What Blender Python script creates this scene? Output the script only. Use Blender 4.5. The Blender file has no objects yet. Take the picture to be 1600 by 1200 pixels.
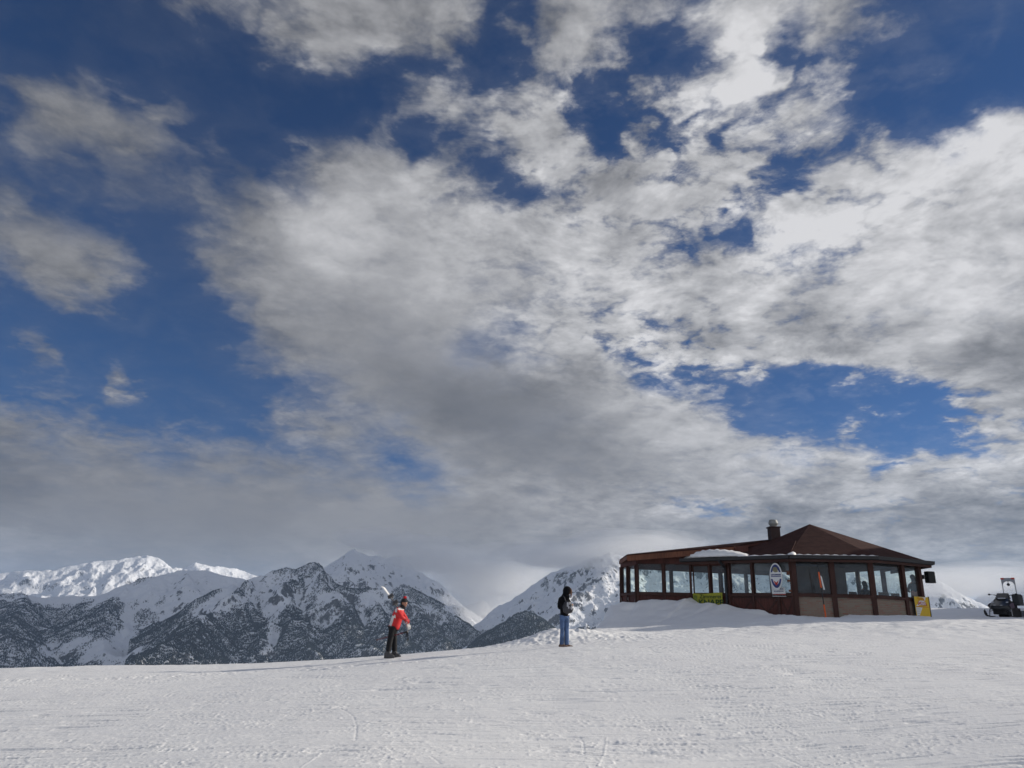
import bpy, bmesh, math, random
import numpy as np
from mathutils import Vector, Matrix
R_ = math.radians
S = bpy.context.scene
COL = S.collection
# ------------------------------------------------------------------ camera
EYE = 1.6; PITCH = R_(18.6); ROLL = R_(2.1); FPX = 1111.0
_f = np.array([0, math.cos(PITCH), math.sin(PITCH)])
_u = np.array([0, -math.sin(PITCH), math.cos(PITCH)])
_r = np.array([1.0, 0, 0])
CR = _r*math.cos(ROLL) + _u*math.sin(ROLL)
CU = -_r*math.sin(ROLL) + _u*math.cos(ROLL)
cd = bpy.data.cameras.new('camera'); cam = bpy.data.objects.new('camera', cd); COL.objects.link(cam)
cd.sensor_width = 36.0; cd.lens = 36.0*FPX/1600.0; cd.clip_start = 0.1; cd.clip_end = 60000
m = Matrix(((CR[0], CU[0], -_f[0], 0), (CR[1], CU[1], -_f[1], 0), (CR[2], CU[2], -_f[2], EYE), (0, 0, 0, 1)))
cam.matrix_world = m
S.camera = cam
S.render.resolution_x = 1024; S.render.resolution_y = 768

def ray(px, py):
    return _f + (px-800)/FPX*CR + (600-py)/FPX*CU
def aty(px, py, y):                                  # survey helper: the photo's sight line met at depth y
    d = ray(px, py); t = y/d[1]; return Vector((d[0]*t, y, d[2]*t+EYE))
def azel(px, py):
    d = ray(px, py); return math.atan2(d[0], d[1]), math.atan2(d[2], math.hypot(d[0], d[1]))
def to_px(P):                                        # P (n,3)
    q = P - np.array([0, 0, EYE]); z = q@_f; z = np.where(z < 1e-3, 1e-3, z)
    return 800+FPX*(q@CR)/z, 600-FPX*(q@CU)/z

# ------------------------------------------------------------------ light
SUN_AZ = R_(76); SUN_EL = R_(21)                     # azimuth from +Y towards +X
S.view_settings.view_transform = 'Standard'; S.view_settings.look = 'None'
S.view_settings.gamma = 1.0; S.view_settings.exposure = 0.20
S.cycles.volume_bounces = 2
sl = bpy.data.lights.new('sun', 'SUN'); sl.energy = 4.0; sl.angle = R_(0.55); sl.color = (1.0, 0.92, 0.80)
so = bpy.data.objects.new('sun', sl); COL.objects.link(so)
sd = Vector((math.sin(SUN_AZ)*math.cos(SUN_EL), math.cos(SUN_AZ)*math.cos(SUN_EL), math.sin(SUN_EL)))
so.rotation_euler = sd.to_track_quat('Z', 'Y').to_euler(); so.location = (60, 10, 60)

# ------------------------------------------------------------------ sky (world)
W = bpy.data.worlds.new('World'); S.world = W; W.use_nodes = True
nt = W.node_tree; nt.nodes.clear()
class NB:
    """tiny node builder"""
    def __init__(s, nt): s.nt = nt
    def n(s, t, **k):
        o = s.nt.nodes.new(t)
        for a, b in k.items(): setattr(o, a, b)
        return o
    def put(s, sock, v):
        if hasattr(v, 'is_linked') or isinstance(v, bpy.types.NodeSocket): s.nt.links.new(v, sock)
        else: sock.default_value = v
    def m(s, op, a, b=None, c=None, clamp=False):
        o = s.n('ShaderNodeMath', operation=op); o.use_clamp = clamp
        s.put(o.inputs[0], a)
        if b is not None: s.put(o.inputs[1], b)
        if c is not None: s.put(o.inputs[2], c)
        return o.outputs[0]
    def vm(s, op, a, b=None):
        o = s.n('ShaderNodeVectorMath', operation=op); s.put(o.inputs[0], a)
        if b is not None: s.put(o.inputs[1], b)
        return o.outputs['Value'] if op in ('DOT_PRODUCT', 'LENGTH') else o.outputs[0]
    def noise(s, vec, scale, detail=4, rough=.55, dist=0, lac=2.0):
        o = s.n('ShaderNodeTexNoise'); s.put(o.inputs['Vector'], vec)
        o.inputs['Scale'].default_value = scale; o.inputs['Detail'].default_value = detail
        o.inputs['Roughness'].default_value = rough; o.inputs['Distortion'].default_value = dist
        o.inputs['Lacunarity'].default_value = lac
        return o.outputs[0]
    def mapr(s, v, a, b, c=0., d=1., smooth=True):
        o = s.n('ShaderNodeMapRange', interpolation_type='SMOOTHSTEP' if smooth else 'LINEAR')
        s.put(o.inputs[0], v); o.inputs[1].default_value = a; o.inputs[2].default_value = b
        o.inputs[3].default_value = c; o.inputs[4].default_value = d
        return o.outputs[0]
    def mix(s, f, a, b):
        o = s.n('ShaderNodeMix', data_type='RGBA'); s.put(o.inputs[0], f); s.put(o.inputs[6], a); s.put(o.inputs[7], b)
        return o.outputs[2]
    def mapping(s, vec, loc=(0, 0, 0), rot=(0, 0, 0), sc=(1, 1, 1), typ='POINT'):
        o = s.n('ShaderNodeMapping', vector_type=typ); s.put(o.inputs[0], vec)
        o.inputs[1].default_value = loc; o.inputs[2].default_value = rot; o.inputs[3].default_value = sc
        return o.outputs[0]
B = NB(nt)
tc = B.n('ShaderNodeTexCoord').outputs['Generated']
sx = B.n('ShaderNodeSeparateXYZ'); B.put(sx.inputs[0], tc); X, Y, Z = sx.outputs
az = B.m('ARCTAN2', X, Y); el = B.m('ARCSINE', Z)
ae = B.n('ShaderNodeCombineXYZ'); B.put(ae.inputs[0], az); B.put(ae.inputs[1], el); AE0 = ae.outputs[0]
# cloud-layer coordinates (perspective of a flat layer)
zz = B.m('ADD', B.m('MAXIMUM', Z, 0.0), 0.24)
cl = B.n('ShaderNodeCombineXYZ'); B.put(cl.inputs[0], B.m('DIVIDE', X, zz)); B.put(cl.inputs[1], B.m('DIVIDE', Y, zz))
B.put(cl.inputs[2], B.m('MULTIPLY', Z, 1.3)); P = cl.outputs[0]
# billow the layout coordinates so that cloud outlines wander
wn = B.n('ShaderNodeTexNoise'); B.put(wn.inputs['Vector'], P); wn.inputs['Scale'].default_value = 6.0
wn.inputs['Detail'].default_value = 5; wn.inputs['Roughness'].default_value = .6
wv = B.vm('MULTIPLY', B.vm('SUBTRACT', wn.outputs['Color'], (0.5, 0.5, 0.5)), (0.12, 0.095, 0.0))
AE = B.vm('ADD', AE0, wv)

def blob_params(cx, cy, rx, ry, ang):
    a0 = np.array(azel(cx, cy)); e = 2.0
    J = np.column_stack([(np.array(azel(cx+e, cy))-a0)/e, (np.array(azel(cx, cy+e))-a0)/e])
    a = R_(ang); Rm = np.array([[math.cos(a), -math.sin(a)], [math.sin(a), math.cos(a)]])
    M = J@Rm@np.diag([rx, ry]); U, s, _ = np.linalg.svd(M)
    if np.linalg.det(U) < 0: U[:, 1] *= -1
    return a0, math.atan2(U[1, 0], U[0, 0]), s
AZ0, AZ1, EL0, EL1 = R_(-46), R_(46), R_(-6), R_(54)
def cubic(G, u, v):
    """smooth interpolation of a coarse chart G[row, col] at fractional col u, row v"""
    def w(t): return np.stack([(1-t)**3/6, (3*t**3-6*t*t+4)/6, (-3*t**3+3*t*t+3*t+1)/6, t**3/6])
    u = np.clip(u, 0, G.shape[1]-1.001); v = np.clip(v, 0, G.shape[0]-1.001); iu = np.floor(u).astype(int); iv = np.floor(v).astype(int)
    wu = w(u-iu); wv_ = w(v-iv); r = 0
    for a in range(4):
        for b in range(4): r = r+wv_[a]*wu[b]*G[np.clip(iv+a-1, 0, G.shape[0]-1), np.clip(iu+b-1, 0, G.shape[1]-1)]
    return r
def field(blobs, base, vec, rank=12, chart=None):
    """cloud layout over azimuth/elevation, written as a sum of products f_k(az)*g_k(el) held in curve nodes"""
    ga = np.linspace(AZ0, AZ1, 161); ge = np.linspace(EL0, EL1, 121)
    A, E_ = np.meshgrid(ga, ge, indexing='ij'); F = np.full(A.shape, float(base))
    if chart is not None:
        D = np.stack([np.sin(A)*np.cos(E_), np.cos(A)*np.cos(E_), np.sin(E_)+0*A], -1); q = D.reshape(-1, 3); z = q@_f
        px_ = (800+FPX*(q@CR)/z).reshape(A.shape); py_ = (600-FPX*(q@CU)/z).reshape(A.shape)
        F = F+cubic(chart, px_/50, py_/50)
    for (cx, cy, rx, ry, ang, w) in blobs:
        a0, rot, s = blob_params(cx, cy, rx, ry, ang)
        dx = A-a0[0]; dy = E_-a0[1]; c, sn = math.cos(rot), math.sin(rot)
        F += w*np.power(.42, ((dx*c+dy*sn)/s[0])**2+((-dx*sn+dy*c)/s[1])**2)
    U, sv, Vt = np.linalg.svd(F, full_matrices=False)
    sp = B.n('ShaderNodeSeparateXYZ'); B.put(sp.inputs[0], vec)
    ta = B.mapr(sp.outputs[0], AZ0, AZ1, 0, 1, False); te = B.mapr(sp.outputs[1], EL0, EL1, 0, 1, False)
    def curves(t, M, pos):
        c = B.n('ShaderNodeCombineXYZ')
        for i in range(3): B.put(c.inputs[i], t)
        o = B.n('ShaderNodeRGBCurve'); B.put(o.inputs[1], c.outputs[0]); sc = []; of = []
        step = 2; idx = list(range(0, len(pos), step))
        for i in range(3):
            y = M[:, i]; lo, hi = float(y.min()), float(y.max()); hi = hi if hi-lo > 1e-9 else lo+1
            cv = o.mapping.curves[i]; p = cv.points
            p[0].location = (0, (y[0]-lo)/(hi-lo)); p[-1].location = (1, (y[-1]-lo)/(hi-lo))
            for j in idx[1:-1]: p.new(j/(len(pos)-1), (y[j]-lo)/(hi-lo))
            sc.append(hi-lo); of.append(lo)
        o.mapping.update()
        r = B.n('ShaderNodeVectorMath', operation='MULTIPLY_ADD'); B.put(r.inputs[0], o.outputs[0]); r.inputs[1].default_value = sc; r.inputs[2].default_value = of
        return r.outputs[0]
    acc = None
    for k in range(0, rank, 3):
        fa = curves(ta, U[:, k:k+3]*sv[k:k+3], ga); fe = curves(te, Vt[k:k+3].T, ge)
        d = B.vm('DOT_PRODUCT', fa, fe); acc = d if acc is None else B.m('ADD', acc, d)
    return acc
# layout of the cloud deck, one digit per ~2.5 degrees of sky: how closed it is (0 blue .. 9 closed)
OPEN = '000012334567777335544458867510000 000001113577776413532369847320000 011000001333142214641249535100000 266303000001166465246579875301000 257775112013423588426767787521389 333342222378725347775487776655999 433443334389997723675766546899999 774222368899999988778753799899999 588721477999999989998575688998899 268840268999999787898989999999999 001310007899999857899989999999999 051000035899998678964688998999999 113150000269999999997443100253999 653211312556699999999995011322589 776664444456379999999999677523455 888887777665435999999999999999999 999999999999999999999999999999999 999999999999999999999999999999999 999999999999999999999999999999999'.split()
# and how bright it is (0 heavy grey .. 9 sunlit white)
BRIGHT = '222222223344444444444568876544444 222222223344444444444579866554444 222223223444444444544579766555555 223333333334455555556789876655566 233333333344444577656777777766899 222333333445555567766787777777999 222333333455566655667777777899988 333333334566666667777777899999877 333333334566556667777777889998888 333333334455555666778778888989888 333333333444455667777888766788887 333333333344445666777778877775444 333343333344333333466667777765544 333333333444432334567766776676666 233333333344444333345677777778888 223333333333445444444566666666666 233333333344444446666655444565444 433333333444444444444444444544444 433333333444444444444444444544444'.split()
CH_O = np.array([[int(c) for c in r] for r in OPEN])/9.0*2-1; CH_B = np.array([[int(c) for c in r] for r in BRIGHT])/9.0
# sharpen the charts a little: the smooth interpolation blurs them
def sharp(G, k): P_ = np.pad(G, 1, mode='edge'); return G+k*(G-(P_[:-2, 1:-1]+P_[2:, 1:-1]+P_[1:-1, :-2]+P_[1:-1, 2:])/4)
CH_O = sharp(CH_O, .75); CH_B = sharp(CH_B, .4)
COVER = [(960,130,120,90,0,.28),(300,270,220,90,15,.25),(420,330,90,60,20,.25),(230,720,260,60,0,.25),(560,770,200,50,0,.3),(850,210,90,30,45,.5),(620,20,150,40,0,.3),(900,40,60,50,20,.4),(985,300,60,25,0,.4),(720,160,50,25,0,.4),(1085,784,60,8,4,-1.9),(740,540,30,14,20,-.5),(975,545,50,10,10,-.7),(1115,575,30,8,0,-.8),(1020,590,60,12,5,-.5),(1155,345,22,18,0,-.5),(1228,385,16,12,30,-.6),(1145,372,22,14,0,-.5),(1245,290,40,8,-20,-.7),(1265,528,22,6,5,-.7),(1285,575,30,8,0,-.8),
 (915,105,30,40,0,-.4),(945,195,20,40,-10,-.5),(800,290,50,22,25,-.6),(645,255,12,35,10,-.6),(720,285,30,14,20,-.5),(1220,70,14,18,0,-.5),(1290,110,20,14,30,-.4),(487,60,10,14,0,-.5),(380,412,18,7,0,-.7),(395,475,20,7,0,-.6),(480,300,20,10,20,-.6),
 (1470,325,14,16,30,-.6),(1450,100,22,5,-45,.7),(1450,112,16,4,-40,.5),(1436,165,10,5,0,.6),(1420,75,18,6,-55,.6),(1325,655,30,5,-16,.9),(1290,592,60,9,3,.6),(1395,616,14,6,0,.6),(190,607,30,9,0,.7),(52,545,14,10,0,.6),(80,570,22,9,20,.5),(500,660,60,18,22,.6),(550,150,200,10,0,-.1),
 (1075,820,70,30,0,.3),(600,195,34,16,30,.5),(755,235,26,9,0,.4),(1200,690,70,10,-5,.5),(620,715,50,18,25,-.35)]
COVER = [(a_, b_, c_, d_, e_, w_*(.62 if w_ < 0 and b_ < 450 else 1)) for a_, b_, c_, d_, e_, w_ in COVER]
GLOW = [(250,790,500,110,0,.07),(620,400,150,70,20,.14),(560,270,60,40,0,.08),(690,320,60,30,20,.10),(900,440,120,60,10,.06),(1180,130,30,80,5,.12),(830,205,24,40,0,.12),(1430,380,60,22,30,.10),(1540,240,50,40,0,.10),(840,552,60,9,8,.18),(880,580,18,30,0,.12),(780,640,140,50,10,-.08),(1000,700,140,30,14,-.02),(1440,780,22,12,0,-.12),(1400,800,150,14,0,-.08),(1330,765,140,9,4,.10),(1100,762,90,10,8,.08),
 (1560,790,60,22,0,-.05),(1200,820,120,16,0,-.06),(1370,855,70,9,14,.14),(1050,796,60,7,12,.30),(690,735,60,9,0,.10),(780,770,70,12,8,.10),(920,790,60,10,5,-.05),(1270,712,240,7,4,.14),(1545,560,110,26,-6,-.06),(1290,520,80,16,5,-.08),(1490,668,90,10,-8,.10),(60,850,80,12,4,.12),(520,375,70,20,0,.08),(1380,235,60,8,0,.0)]
ROUGH = [(1080,250,330,170,15,.45),(1050,540,250,70,8,.50),(1450,650,150,60,0,.45),(1400,330,200,120,-10,.05),(650,90,200,80,0,.05),(900,350,150,60,0,.2),(1200,790,400,30,0,.25),
 (620,470,270,150,20,-.38),(250,800,700,130,0,-.52),(800,650,320,85,15,-.38),(750,820,350,60,0,-.2),(100,300,260,240,0,-.30),(1520,500,150,80,0,-.2)]
cov = field(COVER, 0., AE, 24, CH_O)
glow = field(GLOW, 0., AE, 18, CH_B)
crisp = field(ROUGH, 0.62, AE0, 6)
n1 = B.noise(P, 4.2, 8, .64, .25)
P2 = B.vm('ADD', P, (0.045, 0.015, -0.045))             # a step towards the sun, for the lit edges
n2 = B.noise(P2, 4.2, 5, .64, .25)
nf = B.noise(B.mapping(P, (3, 5, 1), (0, 0, .5), (1, 1.25, 1)), 13, 5, .66, .5)
nsum = B.m('ADD', B.m('MULTIPLY', B.m('SUBTRACT', n1, .5), 4.2), B.m('MULTIPLY', B.m('SUBTRACT', nf, .5), 2.3))
vo = B.n('ShaderNodeTexVoronoi', feature='SMOOTH_F1', voronoi_dimensions='2D'); vo.inputs['Scale'].default_value = 11; vo.inputs['Detail'].default_value = 1.; vo.inputs['Roughness'].default_value = .6; vo.inputs['Smoothness'].default_value = .35
B.put(vo.inputs['Vector'], B.vm('ADD', P, B.vm('MULTIPLY', B.vm('SUBTRACT', wn.outputs['Color'], (.5, .5, .5)), (.35, .35, .35))))
puff = B.m('SUBTRACT', .60, vo.outputs['Distance'])      # rounded heads of the cloudlets
nsum = B.m('ADD', nsum, B.m('MULTIPLY', puff, 1.3))
nsum = B.m('MULTIPLY', nsum, crisp)
# the layer breaks up everywhere behind the viewer too
dens = B.m('MULTIPLY', B.m('ADD', B.m('MULTIPLY', cov, 1.12), nsum), B.m('MULTIPLY_ADD', crisp, .75, .62))
alpha = B.m('MAXIMUM', B.mapr(dens, -.90, 1.0, 0, 1), B.mapr(B.m('ADD', dens, B.m('MULTIPLY', n1, 1.2)), -1.3, .3, 0, .09))   # veils thin out into the blue
lit = B.m('MULTIPLY', B.m('MULTIPLY', B.m('SUBTRACT', n1, n2), 1.9), crisp)
thick = B.mapr(dens, .9, 2.4, 0, .12)
br = B.m('ADD', B.m('SUBTRACT', B.m('MULTIPLY', glow, .93), B.m('MULTIPLY', thick, crisp)), lit)
br = B.m('ADD', br, B.m('MULTIPLY', B.m('MULTIPLY', puff, .34), crisp))
br = B.m('ADD', br, B.m('MULTIPLY', B.m('MULTIPLY', B.m('SUBTRACT', nf, .5), .26), crisp))
br = B.m('ADD', br, B.mapr(Y, -.3, .3, .12, 0))  # clouds behind the viewer brightened as unseen fill light
def lin(v): v = v/255.; return ((v+.055)/1.055)**2.4
CSC = 127.
cr = B.n('ShaderNodeValToRGB'); B.put(cr.inputs[0], br)
e = cr.color_ramp.elements; K = 10.0
def rampcol(p_):
    g_ = 76+CSC*p_; return (lin(g_-1.5+2*p_)*K, lin(g_)*K, lin(g_+4-2*p_)*K, 1)
e[0].position = 0; e[0].color = rampcol(0); e[1].position = 1; e[1].color = rampcol(1.)
for p_ in (.2, .4, .6, .8): x_ = e.new(p_); x_.color = rampcol(p_)
sky = B.n('ShaderNodeTexSky', sky_type='NISHITA'); sky.sun_disc = False
sky.sun_elevation = SUN_EL; sky.sun_rotation = SUN_AZ; sky.altitude = 2200; sky.air_density = 1.0; sky.dust_density = .3; sky.ozone_density = 2.0
skc = B.n('ShaderNodeMix', data_type='RGBA', blend_type='MULTIPLY'); skc.inputs[0].default_value = 1
B.put(skc.inputs[6], sky.outputs[0]); skc.inputs[7].default_value = (.11, .29, .50, 1)
final = B.mix(alpha, skc.outputs[2], cr.outputs[0])
hz = B.mapr(el, 0.0, .15, .55, 0.)                    # the air along the horizon
hzc = B.mix(B.mapr(az, -.6, .75), (2.5, 2.58, 2.75, 1), (3.9, 3.98, 4.15, 1))
final = B.mix(B.m('MULTIPLY', hz, B.m('SUBTRACT', 1., B.m('MULTIPLY', B.m('MULTIPLY', alpha, alpha), .62))), final, hzc)
# pale fill added over the unseen sky behind the viewer, brightening shaded snow
final = B.mix(B.mapr(Y, .25, -.45, 0., .6), final, (4.6, 4.7, 4.9, 1))
bg = B.n('ShaderNodeBackground'); B.put(bg.inputs[0], final); bg.inputs[1].default_value = 0.1
wo = B.n('ShaderNodeOutputWorld'); nt.links.new(bg.outputs[0], wo.inputs[0])
# ------------------------------------------------------------------ helpers
def link(name, me, mats=None, parent=None, smooth=False):
    o = bpy.data.objects.new(name, me); COL.objects.link(o)
    for mt in (mats if isinstance(mats, (list, tuple)) else [mats] if mats else []): me.materials.append(mt)
    if parent is not None: o.parent = parent
    if smooth: me.polygons.foreach_set('use_smooth', [True]*len(me.polygons))
    return o
def struct(o): o['kind'] = 'structure'; return o
def thing(name, label, cat, loc=(0, 0, 0), rz=0, group=None):
    o = bpy.data.objects.new(name, None); COL.objects.link(o); o.location = loc; o.rotation_euler = (0, 0, rz)
    o['label'] = label; o['category'] = cat
    if group: o['group'] = group
    return o
def tag(o, label, cat, group=None):
    o['label'] = label; o['category'] = cat
    if group: o['group'] = group
    return o
def principled(name, col, rough=.6, metal=0., var=.12, vscale=4., bump=0., bscale=30., spec=.4):
    mt = bpy.data.materials.new(name); mt.use_nodes = True; b = NB(mt.node_tree)
    bs = mt.node_tree.nodes['Principled BSDF']; bs.inputs['Roughness'].default_value = rough
    bs.inputs['Metallic'].default_value = metal; bs.inputs['Specular IOR Level'].default_value = spec
    tcn = b.n('ShaderNodeTexCoord').outputs['Object']
    nz = b.noise(tcn, vscale, 5, .6)
    f = b.mapr(nz, .3, .7, 1-var, 1+var)
    mx = b.n('ShaderNodeVectorMath', operation='SCALE'); mx.inputs[0].default_value = col; b.put(mx.inputs[3], f)
    b.put(bs.inputs['Base Color'], mx.outputs[0])
    if bump:
        bp = b.n('ShaderNodeBump'); bp.inputs['Strength'].default_value = 1; bp.inputs['Distance'].default_value = bump
        b.put(bp.inputs['Height'], b.noise(tcn, bscale, 4, .6)); b.put(bs.inputs['Normal'], bp.outputs[0])
    return mt
def box(bm, c, s, rot=None):
    M = Matrix.Translation(c) @ (rot.to_4x4() if rot is not None else Matrix()) @ Matrix.Diagonal((s[0], s[1], s[2], 1))
    return bmesh.ops.create_cube(bm, size=1, matrix=M)['verts']
def tube(bm, pts, r, n=8, cap=True):
    """swept tube through pts; r number or list"""
    pts = [Vector(p) for p in pts]; rs = r if isinstance(r, (list, tuple)) else [r]*len(pts); rings = []
    for i, p in enumerate(pts):
        d = (pts[min(i+1, len(pts)-1)]-pts[max(i-1, 0)]).normalized()
        a = d.cross(Vector((0, 0, 1)) if abs(d.z) < .9 else Vector((0, 1, 0))).normalized(); c = d.cross(a)
        rings.append([bm.verts.new(p+rs[i]*(a*math.cos(2*math.pi*k/n)+c*math.sin(2*math.pi*k/n))) for k in range(n)])
    for i in range(len(rings)-1):
        for k in range(n): bm.faces.new((rings[i][k], rings[i][(k+1) % n], rings[i+1][(k+1) % n], rings[i+1][k]))
    if cap:
        bm.faces.new(rings[0][::-1]); bm.faces.new(rings[-1])
def loft(bm, secs, cap=True):
    rings = [[bm.verts.new(p) for p in s] for s in secs]; n = len(rings[0])
    for i in range(len(rings)-1):
        for k in range(n): bm.faces.new((rings[i][k], rings[i][(k+1) % n], rings[i+1][(k+1) % n], rings[i+1][k]))
    if cap: bm.faces.new(rings[0][::-1]); bm.faces.new(rings[-1])
def mesh(bm, name, bevel=0., sub=0):
    if bevel: bmesh.ops.bevel(bm, geom=[e_ for e_ in bm.edges if len(e_.link_faces) == 2 and e_.calc_face_angle(0) > .5], offset=bevel, segments=2, affect='EDGES', profile=.6)
    bmesh.ops.recalc_face_normals(bm, faces=bm.faces)
    me = bpy.data.meshes.new(name); bm.to_mesh(me); bm.free(); return me
def mk(name, mat, parent, fn, bevel=0., smooth=False):
    bm = bmesh.new(); fn(bm); return link(name, mesh(bm, name, bevel), mat, parent, smooth)
def ball(bm, c, r, sc=(1, 1, 1), seg=12):
    M = Matrix.Translation(c) @ Matrix.Diagonal((r*sc[0], r*sc[1], r*sc[2], 1))
    return bmesh.ops.create_uvsphere(bm, u_segments=seg, v_segments=max(6, seg*2//3), radius=1, matrix=M)['verts']
# numpy noise
def _h(ix, iy, s):
    n = (ix.astype(np.int64)*374761393 + iy.astype(np.int64)*668265263 + s*974634777) & 0xffffffff
    n = ((n ^ (n >> 13))*1274126177) & 0xffffffff
    n = n ^ (n >> 16)
    return (n & 0xffff)/65535.0
def vn(x, y, s=0):
    ix = np.floor(x); iy = np.floor(y); fx = x-ix; fy = y-iy
    u = fx*fx*fx*(fx*(fx*6-15)+10); v = fy*fy*fy*(fy*(fy*6-15)+10)
    a = _h(ix, iy, s); b = _h(ix+1, iy, s); c = _h(ix, iy+1, s); d = _h(ix+1, iy+1, s)
    return (a+(b-a)*u)*(1-v)+(c+(d-c)*u)*v
def fbm(x, y, s=0, o=4, g=.5):
    t = 0; a = 1; w = 0
    for i in range(o):
        t = t+a*(vn(x, y, s+i)-.5)*2; w += a; a *= g; x, y = x*1.93+y*.35+7.1, y*1.93-x*.35+3.3
    return t/w
def ridged(x, y, s=0, o=5, g=.55):
    t = 0; a = 1; w = 0; pr = 1
    for i in range(o):
        n = 1-np.abs(vn(x, y, s+i)*2-1); n = n*n; t = t+a*n*pr; pr = np.clip(n*1.4, 0, 1); w += a; a *= g
        x, y = x*1.97+y*.4+5.2, y*1.97-x*.4+1.3
    return t/w
def sst(a, b, x): t = np.clip((x-a)/(b-a), 0, 1); return t*t*(3-2*t)
def grid_mesh(name, V, nr, nc, wrap=False):
    me = bpy.data.meshes.new(name); nf_ = (nr-1)*(nc if wrap else nc-1)
    i = np.arange(nr-1)[:, None]; j = np.arange(nc if wrap else nc-1)[None, :]; j2 = (j+1) % nc
    q = np.stack([i*nc+j, i*nc+j2, (i+1)*nc+j2, (i+1)*nc+j], -1).reshape(-1, 4).astype(np.int32)
    me.vertices.add(len(V)); me.vertices.foreach_set('co', V.astype(np.float32).ravel())
    me.loops.add(nf_*4); me.loops.foreach_set('vertex_index', q.ravel())
    me.polygons.add(nf_); me.polygons.foreach_set('loop_start', np.arange(nf_, dtype=np.int32)*4)
    me.polygons.foreach_set('use_smooth', np.ones(nf_, bool))
    me.update(calc_edges=True); return me

# ------------------------------------------------------------------ plan of the hut (needed by the ground)
ZB = 2.35                                            # floor level of the hut
PLAN = [(6.45,41.0),(6.95,38.85),(9.65,37.95),(11.1,36.65),(13.5,34.4),(16.92,33.6),(19.82,34.85),(20.1,38.8),(18.85,41.83),(15.44,42.62),(12.3,42.0)]
# ------------------------------------------------------------------ snow ground: one sheet from the feet to the horizon
CTRL = []
def cp(px, py, y): v = aty(px, py, y); CTRL.append((v.x, v.y, v.z))
for p in ((0,1048,21.5),(200,1044,22),(400,1039.5,22.5),(560,1031,22.5),(611,1028.5,21.6),(740,1015.5,23),(800,1009.5,23.5),(882,1010.5,21.6),(960,997,24),(1040,990,26),
          (1150,978,29),(1240,967,31.5),(1305,965.5,33.4),(1367,963,33.4),(1424,966,33.8),(1450,966,34.2),(1570,964,36),(1600,966,36),(1500,958,52),(1600,957,52),(1700,960,40),
          (800,1200,9),(400,1200,9),(1200,1200,9.2)): cp(*p)
CTRL += [(0,0,0),(-7,9.5,-.38),(7,9.5,.5),(-12,0,-.8),(12,0,.9),(0,-12,-.5),(14,15,1.2),(20,10,1.5),(-20,10,-1.2),(35,30,3.0),(30,60,3.6),(14,42,2.1),(8,42,1.9),(-20,24,-.7)]
C_ = np.array(CTRL); n_ = len(C_)
def tk(r2): return np.where(r2 > 1e-9, r2*np.log(r2+1e-12), 0)
Kp = tk(((C_[:, None, :2]-C_[None, :, :2])**2).sum(-1)) + np.eye(n_)*.5
Pm = np.column_stack([np.ones(n_), C_[:, :2]])
sol = np.linalg.solve(np.block([[Kp, Pm], [Pm.T, np.zeros((3, 3))]]), np.concatenate([C_[:, 2], np.zeros(3)]))
def tps(x, y):
    r = sol[n_]+sol[n_+1]*x+sol[n_+2]*y
    for k in range(n_): r = r+sol[k]*tk((x-C_[k, 0])**2+(y-C_[k, 1])**2)
    return r
# snow banked against the hut: photo's snow line on the facade
def facade_hit(px, py):
    d = ray(px, py)
    for (a, b) in zip(PLAN[:7], PLAN[1:7]):
        den = (b[0]-a[0])*d[1]-(b[1]-a[1])*d[0]
        s_ = (a[1]*d[0]-a[0]*d[1])/den
        if -.001 <= s_ <= (1.12 if a == PLAN[5] else 1.001):
            x = a[0]+s_*(b[0]-a[0]); y = a[1]+s_*(b[1]-a[1]); return (x, y, d[2]*y/d[1]+EYE)
    return None
BANK = [facade_hit(*p) for p in ((976,945.5),(984,947),(992,946.5),(999,943),(1003,940),(1022,937),(1040,939),(1062,938),(1070,935.5),(1080,933.5),(1088,938),(1097,942.5),(1112,945),(1128,944.5),(1134,948),
                                 (1145,946.5),(1160,950),(1180,955),(1196,957),(1212,961),(1225,963.5),(1237,963.5),(1245,961.5),(1270,963),(1303,966.5),(1310,964),(1320,960.5),(1345,962),(1367,961.5),(1395,962),(1424,965),(1449,967))]
BANK = np.array([b for b in BANK if b])
FS = np.concatenate([[0], np.cumsum(np.hypot(np.diff(BANK[:, 0]), np.diff(BANK[:, 1])))])
def bank(x, y, base):
    """raise (or lower) the ground to the snow line along the facade, fading outwards"""
    best = np.full(x.shape, 1e9); tz = np.zeros(x.shape); sgn = np.ones(x.shape)
    for k in range(len(BANK)-1):
        ax, ay, az_ = BANK[k]; bx, by, bz = BANK[k+1]; dx, dy = bx-ax, by-ay; L2 = dx*dx+dy*dy+1e-9
        t = np.clip(((x-ax)*dx+(y-ay)*dy)/L2, 0, 1); d = np.hypot(x-ax-t*dx, y-ay-t*dy)
        mk_ = d < best; best = np.where(mk_, d, best); tz = np.where(mk_, az_+t*(bz-az_), tz)
        sgn = np.where(mk_, np.sign((x-ax)*dy-(y-ay)*dx), sgn)       # + outside
    return best, tz, sgn
YC = np.array([(-60,20.5),(-14.3,22.3),(-7,23),(-2.5,23.3),(-.9,23.6),(1,24.5),(2,26.5),(3.5,30),(5.2,35),(5.9,40),(7,46),(12,50),(18,60),(26,75),(60,80),(200,80)])
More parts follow.
